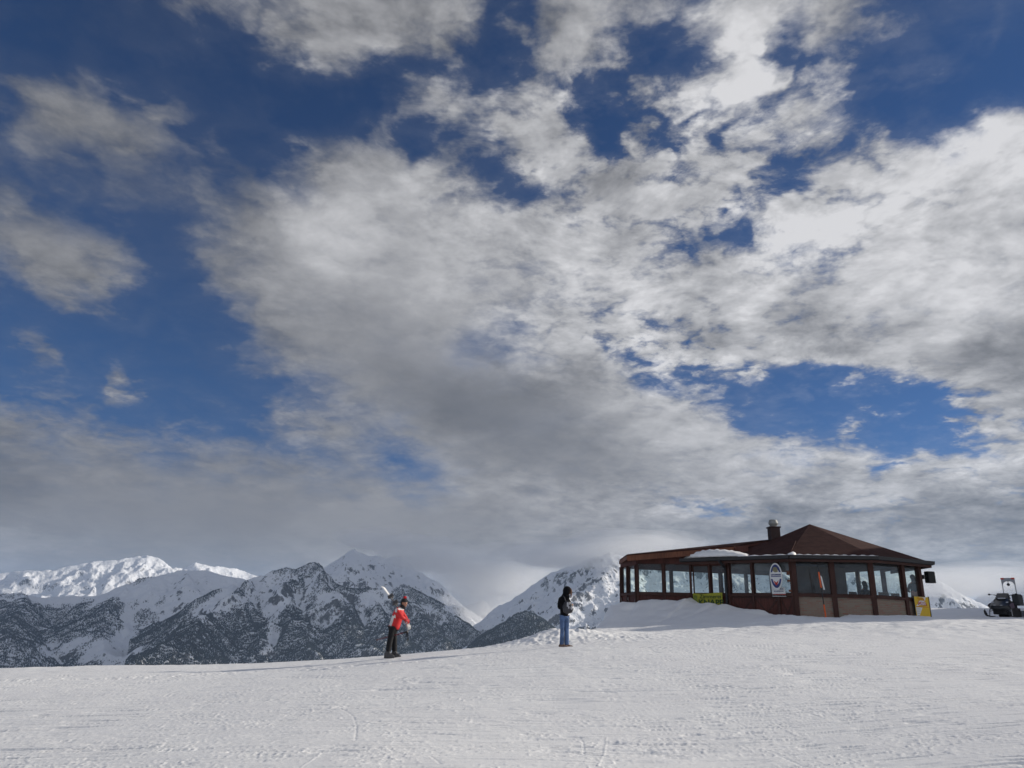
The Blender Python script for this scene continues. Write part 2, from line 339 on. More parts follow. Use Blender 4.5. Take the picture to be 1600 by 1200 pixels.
def height(x, y):
    r = np.hypot(x, y); cl_ = np.minimum(1, 75/np.maximum(r, 1)); xx, yy = x*cl_, y*cl_
    z = tps(xx, yy)
    z = z + sst(25, 75, r)*0
    # lumps of pushed snow along the edge left of the hut
    def lump(cx, cy, rx, ry, h, a=0):
        c, s_ = math.cos(a), math.sin(a); u = ((x-cx)*c+(y-cy)*s_)/rx; v = (-(x-cx)*s_+(y-cy)*c)/ry
        return h*np.exp(-(u*u+v*v))
    rough_ = 1+.45*fbm(x*1.3, y*1.3, 5, 4)
    z = z + (lump(.9, 24.2, .9, .8, .10) + lump(1.6, 24.6, .8, .8, .22) + lump(2.6, 25.0, .9, .9, .18) + lump(3.8, 26, 1.1, 1.0, .12))*rough_
    b, tz, sg = bank(x, y, z)
    wo_ = np.exp(-(b/np.where(x < 12.5, 3.6, 1.5))**2); wi = np.exp(-(b/.35)**2)
    tgt = tz+fbm(x*.9, y*.9, 21, 4)*.14*np.clip(b*.7, 0, 1)-.05*np.exp(-((b-.4)/.4)**2)+.10*np.exp(-((b-1.3)/.6)**2)*(x < 12)
    z = np.where(sg > 0, z*(1-wo_)+tgt*wo_, z*(1-wi)+np.minimum(z, tz)*wi - .25*(1-wi)*sst(0, 1, b)*(b < 12))
    # beyond the brow everything drops into the valley
    yc = np.interp(x, YC[:, 0], YC[:, 1]); d = np.clip(y-yc, 0, None)
    side = np.clip(-x-45, 0, None)
    d = d+side
    drop = np.where(d < 6, d*d*.05, .05*36+.6*(d-6))
    z = z-drop
    return z
ai = np.linspace(-R_(44), R_(44), 1150); ao = np.linspace(R_(44), R_(316), 130)[1:-1]
AZs = np.concatenate([ai, ao])
Rs = np.concatenate([[.3, 1.5, 3.5], np.linspace(6, 8, 12)[:-1], np.geomspace(8, 32, 640), np.geomspace(32, 48, 110)[1:], np.geomspace(48, 150, 60)[1:], np.geomspace(150, 24000, 70)[1:]])
AA, RR = np.meshgrid(AZs, Rs); gx = RR*np.sin(AA); gy = RR*np.cos(AA)
gz = height(gx, gy)
fine = sst(34, 20, RR) * sst(3, 7, RR)
inn = (np.cos(AA) > .6)
# piste texture: scrape marks lying along the slope, crumbs, and tracks
wx = gx+.35*fbm(gx*.6, gy*.6, 31, 2)+.12*gy; wy = gy+.25*fbm(gx*.35, gy*.5, 33, 3)-.03*gx
s1 = np.clip(vn(wx*.75, wy*6.5, 41)-.70, 0, 1)*vn(gx*.5, gy*.9, 42)
s2 = np.clip(vn(wx*1.1, wy*15, 43)-.70, 0, 1)*vn(gx*.5, gy*1.2, 44)
s3 = np.clip(vn(wx*.4+3, wy*3.2, 45)-.72, 0, 1)
cr1 = np.clip(vn(gx*11, gy*9, 46)-.70, 0, 1)*np.clip(vn(gx*.9, gy*1.6, 47)-.35, 0, 1)
cr2 = np.clip(vn(gx*24, gy*20, 48)-.62, 0, 1)*vn(gx*1.5, gy*2.0, 49)
s4 = np.clip(vn(wx*2.2+9, wy*24, 81)-.72, 0, 1)*vn(gx*.7+4, gy*1.5, 82)
s5 = np.clip(vn(wx*.55+2, wy*20, 83)-.78, 0, 1)
ext = np.exp(-((RR-14)/16)**2)
tex = -s1*.15 - s2*.20 - s3*.05 - s4*.22 - s5*.13 + cr1*.060 + cr2*.045 + .008*fbm(gx*1.2, gy*2.2, 50, 4) + .03*fbm(gx*.22, gy*.3, 52, 3)
gz = gz + .60*tex*fine*inn
far = sst(22, 30, RR)*sst(60, 45, RR)*inn
gz = gz + far*(.05*fbm(gx*1.6, gy*1.6, 55, 4)+.03*np.clip(vn(gx*3, gy*6, 56)-.6, 0, 1))
# rough broken snow on the lumps near the edge
rb = np.exp(-(((gx-2.3)/3.0)**2+((gy-24.0)/1.4)**2)); gz = gz+rb*(.06*ridged(gx*3.1, gy*3.1, 60, 4)+.03*fbm(gx*8, gy*8, 61, 3))
def groove(pts, w, h, dash=0):
    """pressed track through ground points pts, w wide; h<0 sunk; dash makes a row of tooth marks"""
    global gz
    P_ = np.array(pts); best = np.full(gx.shape, 1e9); ss = np.zeros(gx.shape); acc = 0
    lo = P_.min(0)-1; hi = P_.max(0)+1; mk0 = (gx > lo[0])&(gx < hi[0])&(gy > lo[1])&(gy < hi[1])
    X_, Y_ = gx[mk0], gy[mk0]; bb = np.full(X_.shape, 1e9); sv_ = np.zeros(X_.shape)
    for a, b in zip(P_[:-1], P_[1:]):
        d_ = b-a; L = math.hypot(*d_); t = np.clip(((X_-a[0])*d_[0]+(Y_-a[1])*d_[1])/(L*L), 0, 1)
        dd = np.hypot(X_-a[0]-t*d_[0], Y_-a[1]-t*d_[1]); k = dd < bb; bb = np.where(k, dd, bb); sv_ = np.where(k, acc+t*L, sv_); acc += L
    w = w*.26; h = h*(.40 if dash else .12); pr = np.exp(-(bb/w)**2)*h 
    if dash: pr = pr*(.25+.75*(np.sin(sv_*2*math.pi/dash) > 0))
    gz[mk0] += pr
def gp(px, py):                                       # photo ground point -> plan, by marching the sight line
    d = ray(px, py); t = 7.0
    for _ in range(400):
        x, y, z = d[0]*t, d[1]*t, d[2]*t+EYE
        if z < float(height(np.array([x]), np.array([y]))[0]): break
        t += .08
    return (x, y)
def track(pp, w, h, dash=0):
    q = [gp(*p) for p in pp]; sm = []
    for i in range(len(q)-1):
        for k in range(6):
            t = k/6; sm.append((q[i][0]*(1-t)+q[i+1][0]*t, q[i][1]*(1-t)+q[i+1][1]*t))
    groove(sm+[q[-1]], w, h, dash)
track([(533,1108),(545,1114),(553,1122),(557,1135),(555,1158)], .05, -.045)
track([(470,1198),(500,1178),(530,1166)], .05, .035)
track([(412,1164),(445,1152),(478,1143)], .04, .03)
track([(905,1152),(911,1160),(913,1178)], .05, -.045); track([(948,1152),(944,1175),(934,1197)], .045, .04)
track([(672,1183),(690,1194)], .05, -.04); track([(1225,1183),(1255,1197)], .06, -.05)
track([(1150,1088),(1200,1092),(1250,1096)], .05, -.04); track([(1095,1090),(1120,1089)], .04, .03)
track([(1445,1130),(1470,1134)], .07, -.05); track([(1550,1150),(1595,1158)], .06, -.05); track([(100,1168),(152,1176)], .05, -.04)
track([(1200,1005),(1235,998),(1270,994)], .05, .03); track([(965,1076),(995,1079)], .05, -.035)
track([(0,1063),(150,1061),(300,1054),(450,1046),(560,1040),(680,1033),(790,1022)], .22, .05, .34)
track([(0,1064.5),(150,1062.5),(300,1056),(450,1048),(560,1042)], .18, .045, .30)
for k in range(5):
    track([(500+k*8,1178+k*5),(640,1168+k*4),(800,1160+k*4)], .05, .025, .22)
    track([(960,1160+k*6),(1100,1150+k*6),(1250,1144+k*6)], .05, .02, .2)
gz = np.maximum(gz, -905.)
V = np.stack([gx, gy, gz], -1).reshape(-1, 3)
def snow_mat(name, near=True):
    mt = bpy.data.materials.new(name); mt.use_nodes = True; b = NB(mt.node_tree); bs = mt.node_tree.nodes['Principled BSDF']
    bs.inputs['Roughness'].default_value = .55; bs.inputs['Specular IOR Level'].default_value = .25
    co = b.n('ShaderNodeTexCoord').outputs['Object']
    n = b.noise(co, .35, 4, .6)
    b.put(bs.inputs['Base Color'], b.mix(b.mapr(n, .3, .7), (.86, .86, .865, 1), (.92, .92, .915, 1)))
    bp = b.n('ShaderNodeBump'); bp.inputs['Distance'].default_value = .035; bp.inputs['Strength'].default_value = .30
    g1 = b.noise(b.mapping(co, sc=(1, 2.2, 1)), 14, 6, .65); g2 = b.noise(b.mapping(co, sc=(.25, 2.4, 1)), 7, 3, .6)
    b.put(bp.inputs['Height'], b.m('ADD', g1, b.m('MULTIPLY', g2, .9))); b.put(bs.inputs['Normal'], bp.outputs[0])
    return mt
M_snow = snow_mat('piste snow')
struct(link('snow_ground', grid_mesh('snow_ground', V, len(Rs), len(AZs), True), M_snow))
HAZE = 2.5e-5
# ------------------------------------------------------------------ mountains
def mountain_mat(name, rock=.70, ba=(.80, .82, .86), seed=0.):
    mt = bpy.data.materials.new(name); mt.use_nodes = True; b = NB(mt.node_tree); bs = mt.node_tree.nodes['Principled BSDF']
    bs.inputs['Roughness'].default_value = .85; bs.inputs['Specular IOR Level'].default_value = .1
    co = b.n('ShaderNodeTexCoord').outputs['Object']; ge = b.n('ShaderNodeNewGeometry')
    sp = b.n('ShaderNodeSeparateXYZ'); b.put(sp.inputs[0], ge.outputs['Normal'])
    n1_ = b.noise(b.mapping(co, (seed, 0, 0), sc=(1, 1, .6)), .014, 9, .74, .8); n2_ = b.noise(b.mapping(co, sc=(1, 1, .3)), .06, 5, .72)
    s_ = b.m('ADD', sp.outputs[2], b.m('MULTIPLY', b.m('SUBTRACT', n1_, .5), 1.05))
    s_ = b.m('ADD', s_, b.m('MULTIPLY', b.m('SUBTRACT', n2_, .5), .55))
    f = b.mapr(s_, rock-.05, rock+.07)
    rk = b.mix(b.mapr(n2_, .3, .7), (.045, .045, .05, 1), (.13, .125, .12, 1))
    b.put(bs.inputs['Base Color'], b.mix(f, rk, (*ba, 1)))
    bp = b.n('ShaderNodeBump'); bp.inputs['Distance'].default_value = 22; bp.inputs['Strength'].default_value = 1
    b.put(bp.inputs['Height'], b.noise(co, .02, 7, .66)); b.put(bs.inputs['Normal'], bp.outputs[0])
    return mt
TREES = []
def mountain(name, crest, front, backd, k, mat, seed, spurs=(), floor=-900, dr=14., da=.052, spur_step=420, amp=55, crestamp=14, ks=.42, trees=None, tilt=0., pad=5.):
    """crest: [(px, py, R)] photo skyline points set at their own horizontal distance R (m); the relief is the
    upper envelope of a branching net of ridges, each falling away at slope k"""
    rng = random.Random(seed); pts = []
    for px, py, Rr in crest:
        a, e_ = azel(px, py); pts.append(np.array([Rr*math.sin(a), Rr*math.cos(a), EYE+Rr*math.tan(e_)]))
    segs = [(pts[i], pts[i+1]) for i in range(len(pts)-1)]
    def grow(p, ang, length, slope, lvl):
        cur = p.copy(); n = max(2, int(length/260)); a = ang; z = p[2]
        for i in range(n):
            st = length/n; a += rng.uniform(-.22, .22)
            nx = cur+np.array([math.sin(a)*st, math.cos(a)*st, -slope*st*rng.uniform(.6, 1.4)])
            segs.append((cur.copy(), nx.copy())); cur = nx
            if lvl > 0 and i < n-1:
                for sgn in (-1, 1):
                    if rng.random() < .85: grow(cur, a+sgn*rng.uniform(.6, 1.1), length*rng.uniform(.22, .42), slope*1.3, lvl-1)
    tot = 0
    for p, q in zip(pts[:-1], pts[1:]):
        L = float(np.hypot(*(q-p)[:2])); t = spur_step*rng.uniform(.3, .9)-tot
        while t < L:
            P0 = p+(q-p)*(t/L); P0[2] -= 6
            toward = math.atan2(-P0[0], -P0[1])
            grow(P0, toward+tilt+rng.uniform(-.5, .5), front*rng.uniform(.45, .85), ks, 2)
            if rng.random() < .6: grow(P0, toward+math.pi+rng.uniform(-.4, .4), backd*.7, ks*1.2, 0)
            t += spur_step*rng.uniform(.7, 1.3)
    for sp_ in spurs:
        q = []
        for px, py, Rr in sp_:
            a, e_ = azel(px, py); q.append(np.array([Rr*math.sin(a), Rr*math.cos(a), EYE+Rr*math.tan(e_)]))
        for a_, b_ in zip(q[:-1], q[1:]):
            segs.append((a_, b_))
            if len(sp_) > 1: grow(b_, math.atan2(-b_[0], -b_[1])+tilt+rng.uniform(-.9, .9), 900, ks*1.3, 1)
    azs = [math.atan2(p[0], p[1]) for p in pts]; rr = [math.hypot(p[0], p[1]) for p in pts]
    a0, a1 = min(azs)-R_(pad), max(azs)+R_(pad); na = int(math.degrees(a1-a0)/da); A1 = np.linspace(a0, a1, na)
    Rc = np.interp(A1, azs, rr); dd = np.arange(-backd, front, dr); nr = len(dd)
    RRm = Rc[None, :]-dd[:, None]; XX = RRm*np.sin(A1)[None]; YY = RRm*np.cos(A1)[None]
    H = np.full(XX.shape, float(floor)-80)
    wx_ = XX+amp*1.3*fbm(XX/420, YY/420, seed+1, 3); wy_ = YY+amp*1.3*fbm(XX/420, YY/420, seed+2, 3)
    for a_, b_ in segs:
        zr = max(a_[2], b_[2])-floor
        if zr <= 0: continue
        rad = zr/k; xm, xM = min(a_[0], b_[0])-rad, max(a_[0], b_[0])+rad; ym, yM = min(a_[1], b_[1])-rad, max(a_[1], b_[1])+rad
        # index window in polar grid
        am = (A1 > math.atan2(xm, (ym if xm < 0 else yM))-.02) & (A1 < math.atan2(xM, (ym if xM > 0 else yM))+.02)
        ci = np.nonzero(am)[0]
        if len(ci) == 0: continue
        c0, c1 = ci[0], ci[-1]+1; X_, Y_ = wx_[:, c0:c1], wy_[:, c0:c1]
        dx, dy = b_[0]-a_[0], b_[1]-a_[1]; L2 = dx*dx+dy*dy+1e-6
        t = np.clip(((X_-a_[0])*dx+(Y_-a_[1])*dy)/L2, 0, 1); di = np.hypot(X_-a_[0]-t*dx, Y_-a_[1]-t*dy)
        h = a_[2]+t*(b_[2]-a_[2])-k*(di-7*(1-np.exp(-di/7)))
        H[:, c0:c1] = np.maximum(H[:, c0:c1], h)
    w = sst(0, 260, np.abs(dd))[:, None]; zc = np.interp(A1, azs, [p[2] for p in pts])[None]
    H = H + w*amp*(ridged(XX/330, YY/330, seed+5, 6)-.45) + (crestamp*(1-w)+16*w)*fbm(XX/90, YY/90, seed+9, 4) + w*amp*.24*(ridged(XX/105, YY/105, seed+15, 4)-.45)
    H = np.maximum(H, floor+20*fbm(XX/300, YY/300, seed+12, 3))
    H[0, :] = np.minimum(H[0, :], floor); H[-1, :] = np.minimum(H[-1, :], floor-10)
    Vv = np.stack([XX, YY, H], -1).reshape(-1, 3)
    o = struct(link(name, grid_mesh(name, Vv, nr, na), mat))
    if trees:
        lo = H*0
        for s_ in (6,):
            lo = (np.roll(H, s_, 1)+np.roll(H, -s_, 1)+np.roll(H, s_, 0)+np.roll(H, -s_, 0))/4-H      # + in gullies
        pxx, pyy = to_px(Vv); pxx = pxx.reshape(H.shape); pyy = pyy.reshape(H.shape)
        trees['area'] *= .13; trees['base'] += .72
        score = trees['base']+sst(trees['line'], trees['line']-170, H-70*fbm(XX/240, YY/240, seed+20, 4))*1.2-1.0
        for (cx, cy, rx, ry, ang, ww) in trees.get('mask', ()):
            a_ = R_(ang); u_ = ((pxx-cx)*math.cos(a_)+(pyy-cy)*math.sin(a_))/rx; v_ = (-(pxx-cx)*math.sin(a_)+(pyy-cy)*math.cos(a_))/ry
            score = score+ww*np.exp(-(u_*u_+v_*v_))
        score = score-np.clip(lo/16, 0, .8)+1.0*fbm(XX/150, YY/330, seed+30, 5)
        dens_ = np.clip(score*1.7, 0, 1.25)
        cell = (RRm*(A1[1]-A1[0]))*dr
        rs = np.random.RandomState(seed); vis = (pxx > -40)&(pxx < 1640)&(pyy < 1062)&(dd[:, None] > -60)
        cnt = rs.poisson(np.where(vis, dens_*cell/trees['area'], 0)).ravel(); idx = np.repeat(np.arange(cnt.size), cnt)
        base = Vv[idx].copy(); base[:, 0] += rs.uniform(-.5, .5, len(idx))*RRm.ravel()[idx]*(A1[1]-A1[0]); base[:, 1] += rs.uniform(-.5, .5, len(idx))*dr
        base[:, 2] -= 2; TREES.append(base)
    return o
M_far = mountain_mat('sunlit mountain snow', .50, seed=3.); M_mid = mountain_mat('mountain snow and rock', .57); M_rough = mountain_mat('rocky mountain snow', .61, seed=9.)
M_frock = mountain_mat('windblown snow and rock bands', .60, seed=14.)
M_soft = mountain_mat('smooth mountain snow', .52, seed=5.)
mountain('mountain_range', [(-160,905,15500),(-90,898,15500),(0,896,15300),(32,892,15200),(75,892,15000),(90,889,15000),(112,884,15000),(140,879,15000),(150,875,15000),(187,875,15000),(215,869,15000),(230,867,15000),(245,870,15000),(262,881,15200),(275,889,15300),
    (288,887,15500),(300,884,15500),(315,880,15500),(335,884,15600),(350,886,15800),(372,890,16000),(392,897,16000),(420,905,16000)], 4200, 900, .62, M_far, 11, spur_step=900, amp=130, crestamp=22, ks=.36, dr=24, da=.055, tilt=.55)
mountain('mountain_range', [(-170,950,8400),(-80,938,8300),(0,928,8200),(30,926,8200),(50,932,8200),(62,934,8200),(78,931,8200),(120,931,8200),(152,931,8100),(172,925,8100),(190,917,8100),(205,912,8100),(215,914,8100),(226,905,8100),(250,898,8100),(272,891,8200),(285,890,8200),(302,891,8200),
    (318,890,8200),(335,896,8100),(360,902,8000),(380,905,8000),(400,910,8000),(430,925,7900)], 3600, 800, .60, M_mid, 23, amp=75, ks=.33,
    spurs=[[(285,890,8200),(312,940,7300),(270,985,6400),(210,1030,5700)],[(205,912,8100),(180,945,7500),(150,985,6900),(170,1020,6200)],[(40,930,8200),(20,965,7200),(0,1000,6200)]],
    trees=dict(base=.45, line=40, area=260, mask=[(150,1010,90,32,10,-1.6),(50,1020,60,25,0,-1.0),(200,985,14,60,-5,-1.5),(290,945,60,28,-30,-1.3),(120,970,160,18,-12,.9),(0,985,60,35,0,.9),(330,930,60,26,-25,-1.0),(170,955,40,26,0,.5),(160,925,80,14,0,-.8)]))
mountain('mountain_range', [(340,925,6500),(360,912,6600),(380,906,6700),(392,901,6700),(403,899,6700),(413,903,6700),(424,892,6700),(434,888,6700),(446,886,6700),(452,891,6700),(460,887,6700),(470,880,6700),(477,878,6700),(484,880,6700),(495,887,6700),(506,900,6600),(520,909,6500),(545,917,6400),
    (570,922,6400),(600,921,6500),(625,917,6600),(645,921,6500),(670,932,6400),(690,943,6300),(705,957,6200),(722,972,6100),(738,988,6000),(752,1001,5900),(765,1015,5800)], 2900, 700, .72, M_rough, 37, amp=85, ks=.40, spur_step=330, tilt=-.25,
    spurs=[[(395,902,6700),(360,935,6000),(320,965,5400),(265,1000,4900),(200,1040,4500)],[(446,886,6700),(440,930,6100),(470,985,5500),(500,1030,4900)],[(477,878,6700),(520,925,6100),(540,960,5700),(560,1000,5300)],[(625,917,6600),(650,955,6000),(690,1000,5400)]],
    trees=dict(base=.55, line=60, area=170, mask=[(330,1010,95,30,-20,1.2),(425,985,16,60,0,-1.8),(480,1010,50,40,0,.5),(380,940,60,25,-30,-.6),(285,975,60,9,-35,-1.2),(640,1010,60,25,20,.4),(590,960,60,20,0,.3),(555,935,60,14,0,-.5),(600,985,10,40,-30,-.7),(685,975,10,40,-35,-.8)]))
mountain('mountain_range', [(480,900,8800),(503,887,8800),(516,878,8800),(527,872,8800),(535,867,8800),(544,861,8800),(551,858,8800),(560,863,8800),(569,866,8800),(582,871,8900),(592,867,8900),(604,873,8900),(616,870,8900),(629,871,8900),(636,877,8900),(642,883,8900),(655,893,8900),(669,901,8900),(684,911,8900),(697,920,8900),
    (708,930,8900),(718,940,8900),(735,962,8900),(750,985,8900),(765,1000,8900)], 2800, 800, .74, M_mid, 41, amp=80, ks=.42, tilt=-.2, spur_step=380, da=.05)
mountain('mountain_range', [(700,960,11500),(722,948,11500),(738,943,11500),(748,938,11500),(757,941,11500),(764,947,11500),(772,958,11500),(785,945,11500),(800,940,11500),(815,938,11500),(830,950,11500)], 2500, 800, .8, M_soft, 43, amp=60, crestamp=25)
mountain('mountain_range', [(745,1012,6900),(762,988,6950),(774,970,7000),(789,950,7000),(800,938,7000),(812,931,7000),(827,929,7000),(836,919,7000),(846,914,7000),(856,910,7000),(862,902,7000),(876,894,7000),(894,885,7000),(917,875,7000),(936,871,7000),(954,863,7000),(967,868,7000),
    (985,872,7100),(1003,862,7200),(1020,857,7200),(1035,864,7200),(1070,875,7200),(1120,870,7200),(1180,885,7200),(1240,895,7100),(1300,890,7000),(1370,900,7000),(1430,903,7000),(1447,912,7000),(1462,920,7000),(1480,934,7000),(1492,944,7000),(1503,953,7000),(1515,962,7000)], 2700, 700, .60, M_frock, 53, amp=105, ks=.36, crestamp=16, spur_step=330, tilt=-.3,
    spurs=[[(862,902,7000),(835,945,6400),(800,975,5900)],[(954,863,7000),(930,915,6300),(880,950,5700)],[(1003,862,7200),(985,920,6300),(960,965,5600)]])
mountain('mountain_range', [(725,1032,4900),(741,1016,4950),(757,998,5000),(776,982,5000),(790,974,5000),(804,966,5000),(815,960,5000),(826,957,5000),(838,962,5000),(852,972,5000),(870,985,5000),(900,1003,5000)], 1500, 500, .62, M_rough, 59, amp=45, ks=.5, spur_step=300, tilt=.5,
    trees=dict(base=1.2, line=200, area=150, mask=[(785,997,14,6,-30,-.9),(835,965,30,18,0,-.7)]))
mountain('mountain_range', [(1500,962,9500),(1520,948,9500),(1530,940,9500),(1537,929,9500),(1548,923,9500),(1560,920,9500),(1572,914,9500),(1590,905,9500),(1612,900,9500),(1660,880,9500),(1760,860,9500)], 2600, 700, .6, M_soft, 61, amp=70)
# ------------------------------------------------------------------ the forest: every spruce a small cone, merged (uncountable)
def forest(bases):
    Bs = np.concatenate(bases); n = len(Bs)
    rs = np.random.RandomState(5); h = rs.uniform(7, 15, n); w = h*rs.uniform(.20, .30, n); a = rs.uniform(0, 6.28, n)
    k = 3; Vt = np.zeros((n, k+1, 3)); Vt[:, k] = Bs+np.stack([0*h, 0*h, h], -1)
    for i in range(k):
        Vt[:, i] = Bs+np.stack([w*np.cos(a+i*2*math.pi/k), w*np.sin(a+i*2*math.pi/k), 0*h], -1)
    F = np.stack([np.stack([np.arange(n)*(k+1)+i, np.arange(n)*(k+1)+(i+1) % k, np.arange(n)*(k+1)+k], -1) for i in range(k)], 1).reshape(-1, 3).astype(np.int32)
    me = bpy.data.meshes.new('forest'); me.vertices.add(n*(k+1)); me.vertices.foreach_set('co', Vt.astype(np.float32).ravel())
    me.loops.add(len(F)*3); me.loops.foreach_set('vertex_index', F.ravel()); me.polygons.add(len(F)); me.polygons.foreach_set('loop_start', np.arange(len(F), dtype=np.int32)*3)
    me.update(calc_edges=True)
    mt = principled('spruce needles', (.018, .026, .026), .9, var=.5, vscale=.02, spec=.1)
    o = link('forest', me, mt); o['kind'] = 'stuff'; return o
forest(TREES)

# ------------------------------------------------------------------ cloud bank added out of frame on the right to shade the near ranges
def cloud(name, x0, x1, y0, y1, seed, hgt=8800.):
    ox = math.sin(SUN_AZ)*hgt/math.tan(SUN_EL); oy = math.cos(SUN_AZ)*hgt/math.tan(SUN_EL)
    cx, cy, rx_, ry_ = (x0+x1)/2+ox, (y0+y1)/2+oy, (x1-x0)/2, (y1-y0)/2
    nr_, nc_ = 40, 96; th = np.linspace(0, 2*math.pi, nc_, endpoint=False)[None]; ph = np.linspace(.02, math.pi-.02, nr_)[:, None]
    ux = np.sin(ph)*np.cos(th); uy = np.sin(ph)*np.sin(th); uz = np.cos(ph)+0*th
    k = 1+.35*fbm(ux*2.2+seed, uy*2.2+uz*1.7, seed, 4)+.12*fbm(ux*9, uy*9+uz*5, seed+3, 3)
    V = np.stack([cx+ux*rx_*k, cy+uy*ry_*k, hgt+uz*np.where(uz > 0, 900, 260)*k*(1+.3*fbm(ux*5, uy*5, seed+7, 3))], -1).reshape(-1, 3)
    mt = principled('cloud white', (.8, .8, .82), 1., var=.03, vscale=.001, spec=0.)
    o = link(name, grid_mesh(name, V, nr_, nc_, True), mt); o['kind'] = 'stuff'; return o
cloud('cloud', -8200, -1400, 3300, 10000, 3)
# ------------------------------------------------------------------ the air
hb_ = bmesh.new(); box(hb_, (0, 0, (-907+1250)/2), (50000, 50000, 907+1250)); hme = mesh(hb_, 'haze')
hm = bpy.data.materials.new('mountain air'); hm.use_nodes = True; hm.node_tree.nodes.clear(); _b = NB(hm.node_tree)
pv = _b.n('ShaderNodeVolumePrincipled'); pv.inputs['Color'].default_value = (.54, .72, 1.0, 1); pv.inputs['Density'].default_value = HAZE; pv.inputs['Anisotropy'].default_value = .2
_o = _b.n('ShaderNodeOutputMaterial'); _b.put(_o.inputs['Volume'], pv.outputs[0])
hzo = link('haze', hme, hm); hzo['kind'] = 'stuff'

# ------------------------------------------------------------------ low cloud lying on the summits
def mist(px, py, Rr, rx_, ry_, rz2, dens_, seed):
    a, e_ = azel(px, py); c = np.array([Rr*math.sin(a), Rr*math.cos(a), EYE+Rr*math.tan(e_)])
    th = np.linspace(0, 2*math.pi, 56, endpoint=False)[None]; ph = np.linspace(.03, math.pi-.03, 30)[:, None]
    u = [np.sin(ph)*np.cos(th), np.sin(ph)*np.sin(th), np.cos(ph)+0*th]; k = 1+.30*fbm(u[0]*2+seed, u[1]*2+u[2]*2.3, seed, 4)
    ca, sa = math.cos(a), math.sin(a); lx = u[0]*rx_*k; ly = u[1]*ry_*k
    V = np.stack([c[0]+lx*ca+ly*sa, c[1]-lx*sa+ly*ca, c[2]+u[2]*rz2*k], -1).reshape(-1, 3)
    mt = bpy.data.materials.new('cloud vapour'); mt.use_nodes = True; mt.node_tree.nodes.clear(); b = NB(mt.node_tree); pv = b.n('ShaderNodeVolumePrincipled')
    pv.inputs['Color'].default_value = (.995, .997, 1., 1); pv.inputs['Density'].default_value = dens_; pv.inputs['Anisotropy'].default_value = 0; o_ = b.n('ShaderNodeOutputMaterial'); b.put(o_.inputs['Volume'], pv.outputs[0])
    me_ = grid_mesh('mist', V, 30, 56, True); bm_ = bmesh.new(); bm_.from_mesh(me_); bmesh.ops.holes_fill(bm_, edges=[q for q in bm_.edges if q.is_boundary]); bmesh.ops.recalc_face_normals(bm_, faces=bm_.faces); bm_.to_mesh(me_); bm_.free()
    o = link('mist', me_, mt); o['kind'] = 'stuff'
for a_ in ((745,905,9900,560,600,260,.0007,3),(690,880,9700,450,400,150,.0005,5),(800,905,9600,650,500,200,.0006,7),(880,868,8300,700,500,110,.0006,11),(1535,915,9000,700,500,120,.0005,13),(665,872,8000,460,350,150,.0010,23),(900,872,6350,560,380,85,.0012,29),(985,852,6500,480,350,85,.0013,31),(757,945,8300,420,400,190,.0009,37),(585,846,8200,420,300,90,.0008,43),(1475,915,6500,420,330,90,.0010,47),(1560,905,9000,700,400,130,.0007,53)):
    mist(*a_); px_, py_, R0, a1_, a2_, a3_, d0, s0 = a_; mist(px_+8, py_-4, R0, a1_*1.35, a2_*1.3, a3_*1.35, d0*.6, s0+20); mist(px_-6, py_+5, R0, a1_*.7, a2_*.8, a3_*.7, d0*.7, s0+40)
# ------------------------------------------------------------------ hut
def wood_mat(name, col, var=.3):
    mt = bpy.data.materials.new(name); mt.use_nodes = True; b = NB(mt.node_tree); bs = mt.node_tree.nodes['Principled BSDF']
    co = b.n('ShaderNodeTexCoord').outputs['Object']; bs.inputs['Roughness'].default_value = .6; bs.inputs['Specular IOR Level'].default_value = .25
    g = b.noise(b.mapping(co, sc=(6, 6, .5)), 5, 5, .6); g2 = b.noise(co, 1.1, 3)
    f = b.m('MULTIPLY', b.mapr(g, .25, .75, 1-var, 1+var), b.mapr(g2, .3, .7, .8, 1.2))
    sc = b.n('ShaderNodeVectorMath', operation='SCALE'); sc.inputs[0].default_value = col; b.put(sc.inputs[3], f); b.put(bs.inputs['Base Color'], sc.outputs[0])
    bp = b.n('ShaderNodeBump'); bp.inputs['Distance'].default_value = .004; b.put(bp.inputs['Height'], g); b.put(bs.inputs['Normal'], bp.outputs[0]); return mt
M_wood = wood_mat('dark red stained boards', (.085, .030, .023)); M_post = wood_mat('dark stained posts', (.060, .026, .020)); M_beam = wood_mat('orange brown beam', (.145, .056, .031))
M_dark = principled('dark metal gutter', (.030, .030, .033), .45, .3); M_int = wood_mat('interior wood', (.10, .06, .04)); M_grey = principled('weathered grey board', (.22, .20, .19), .8)
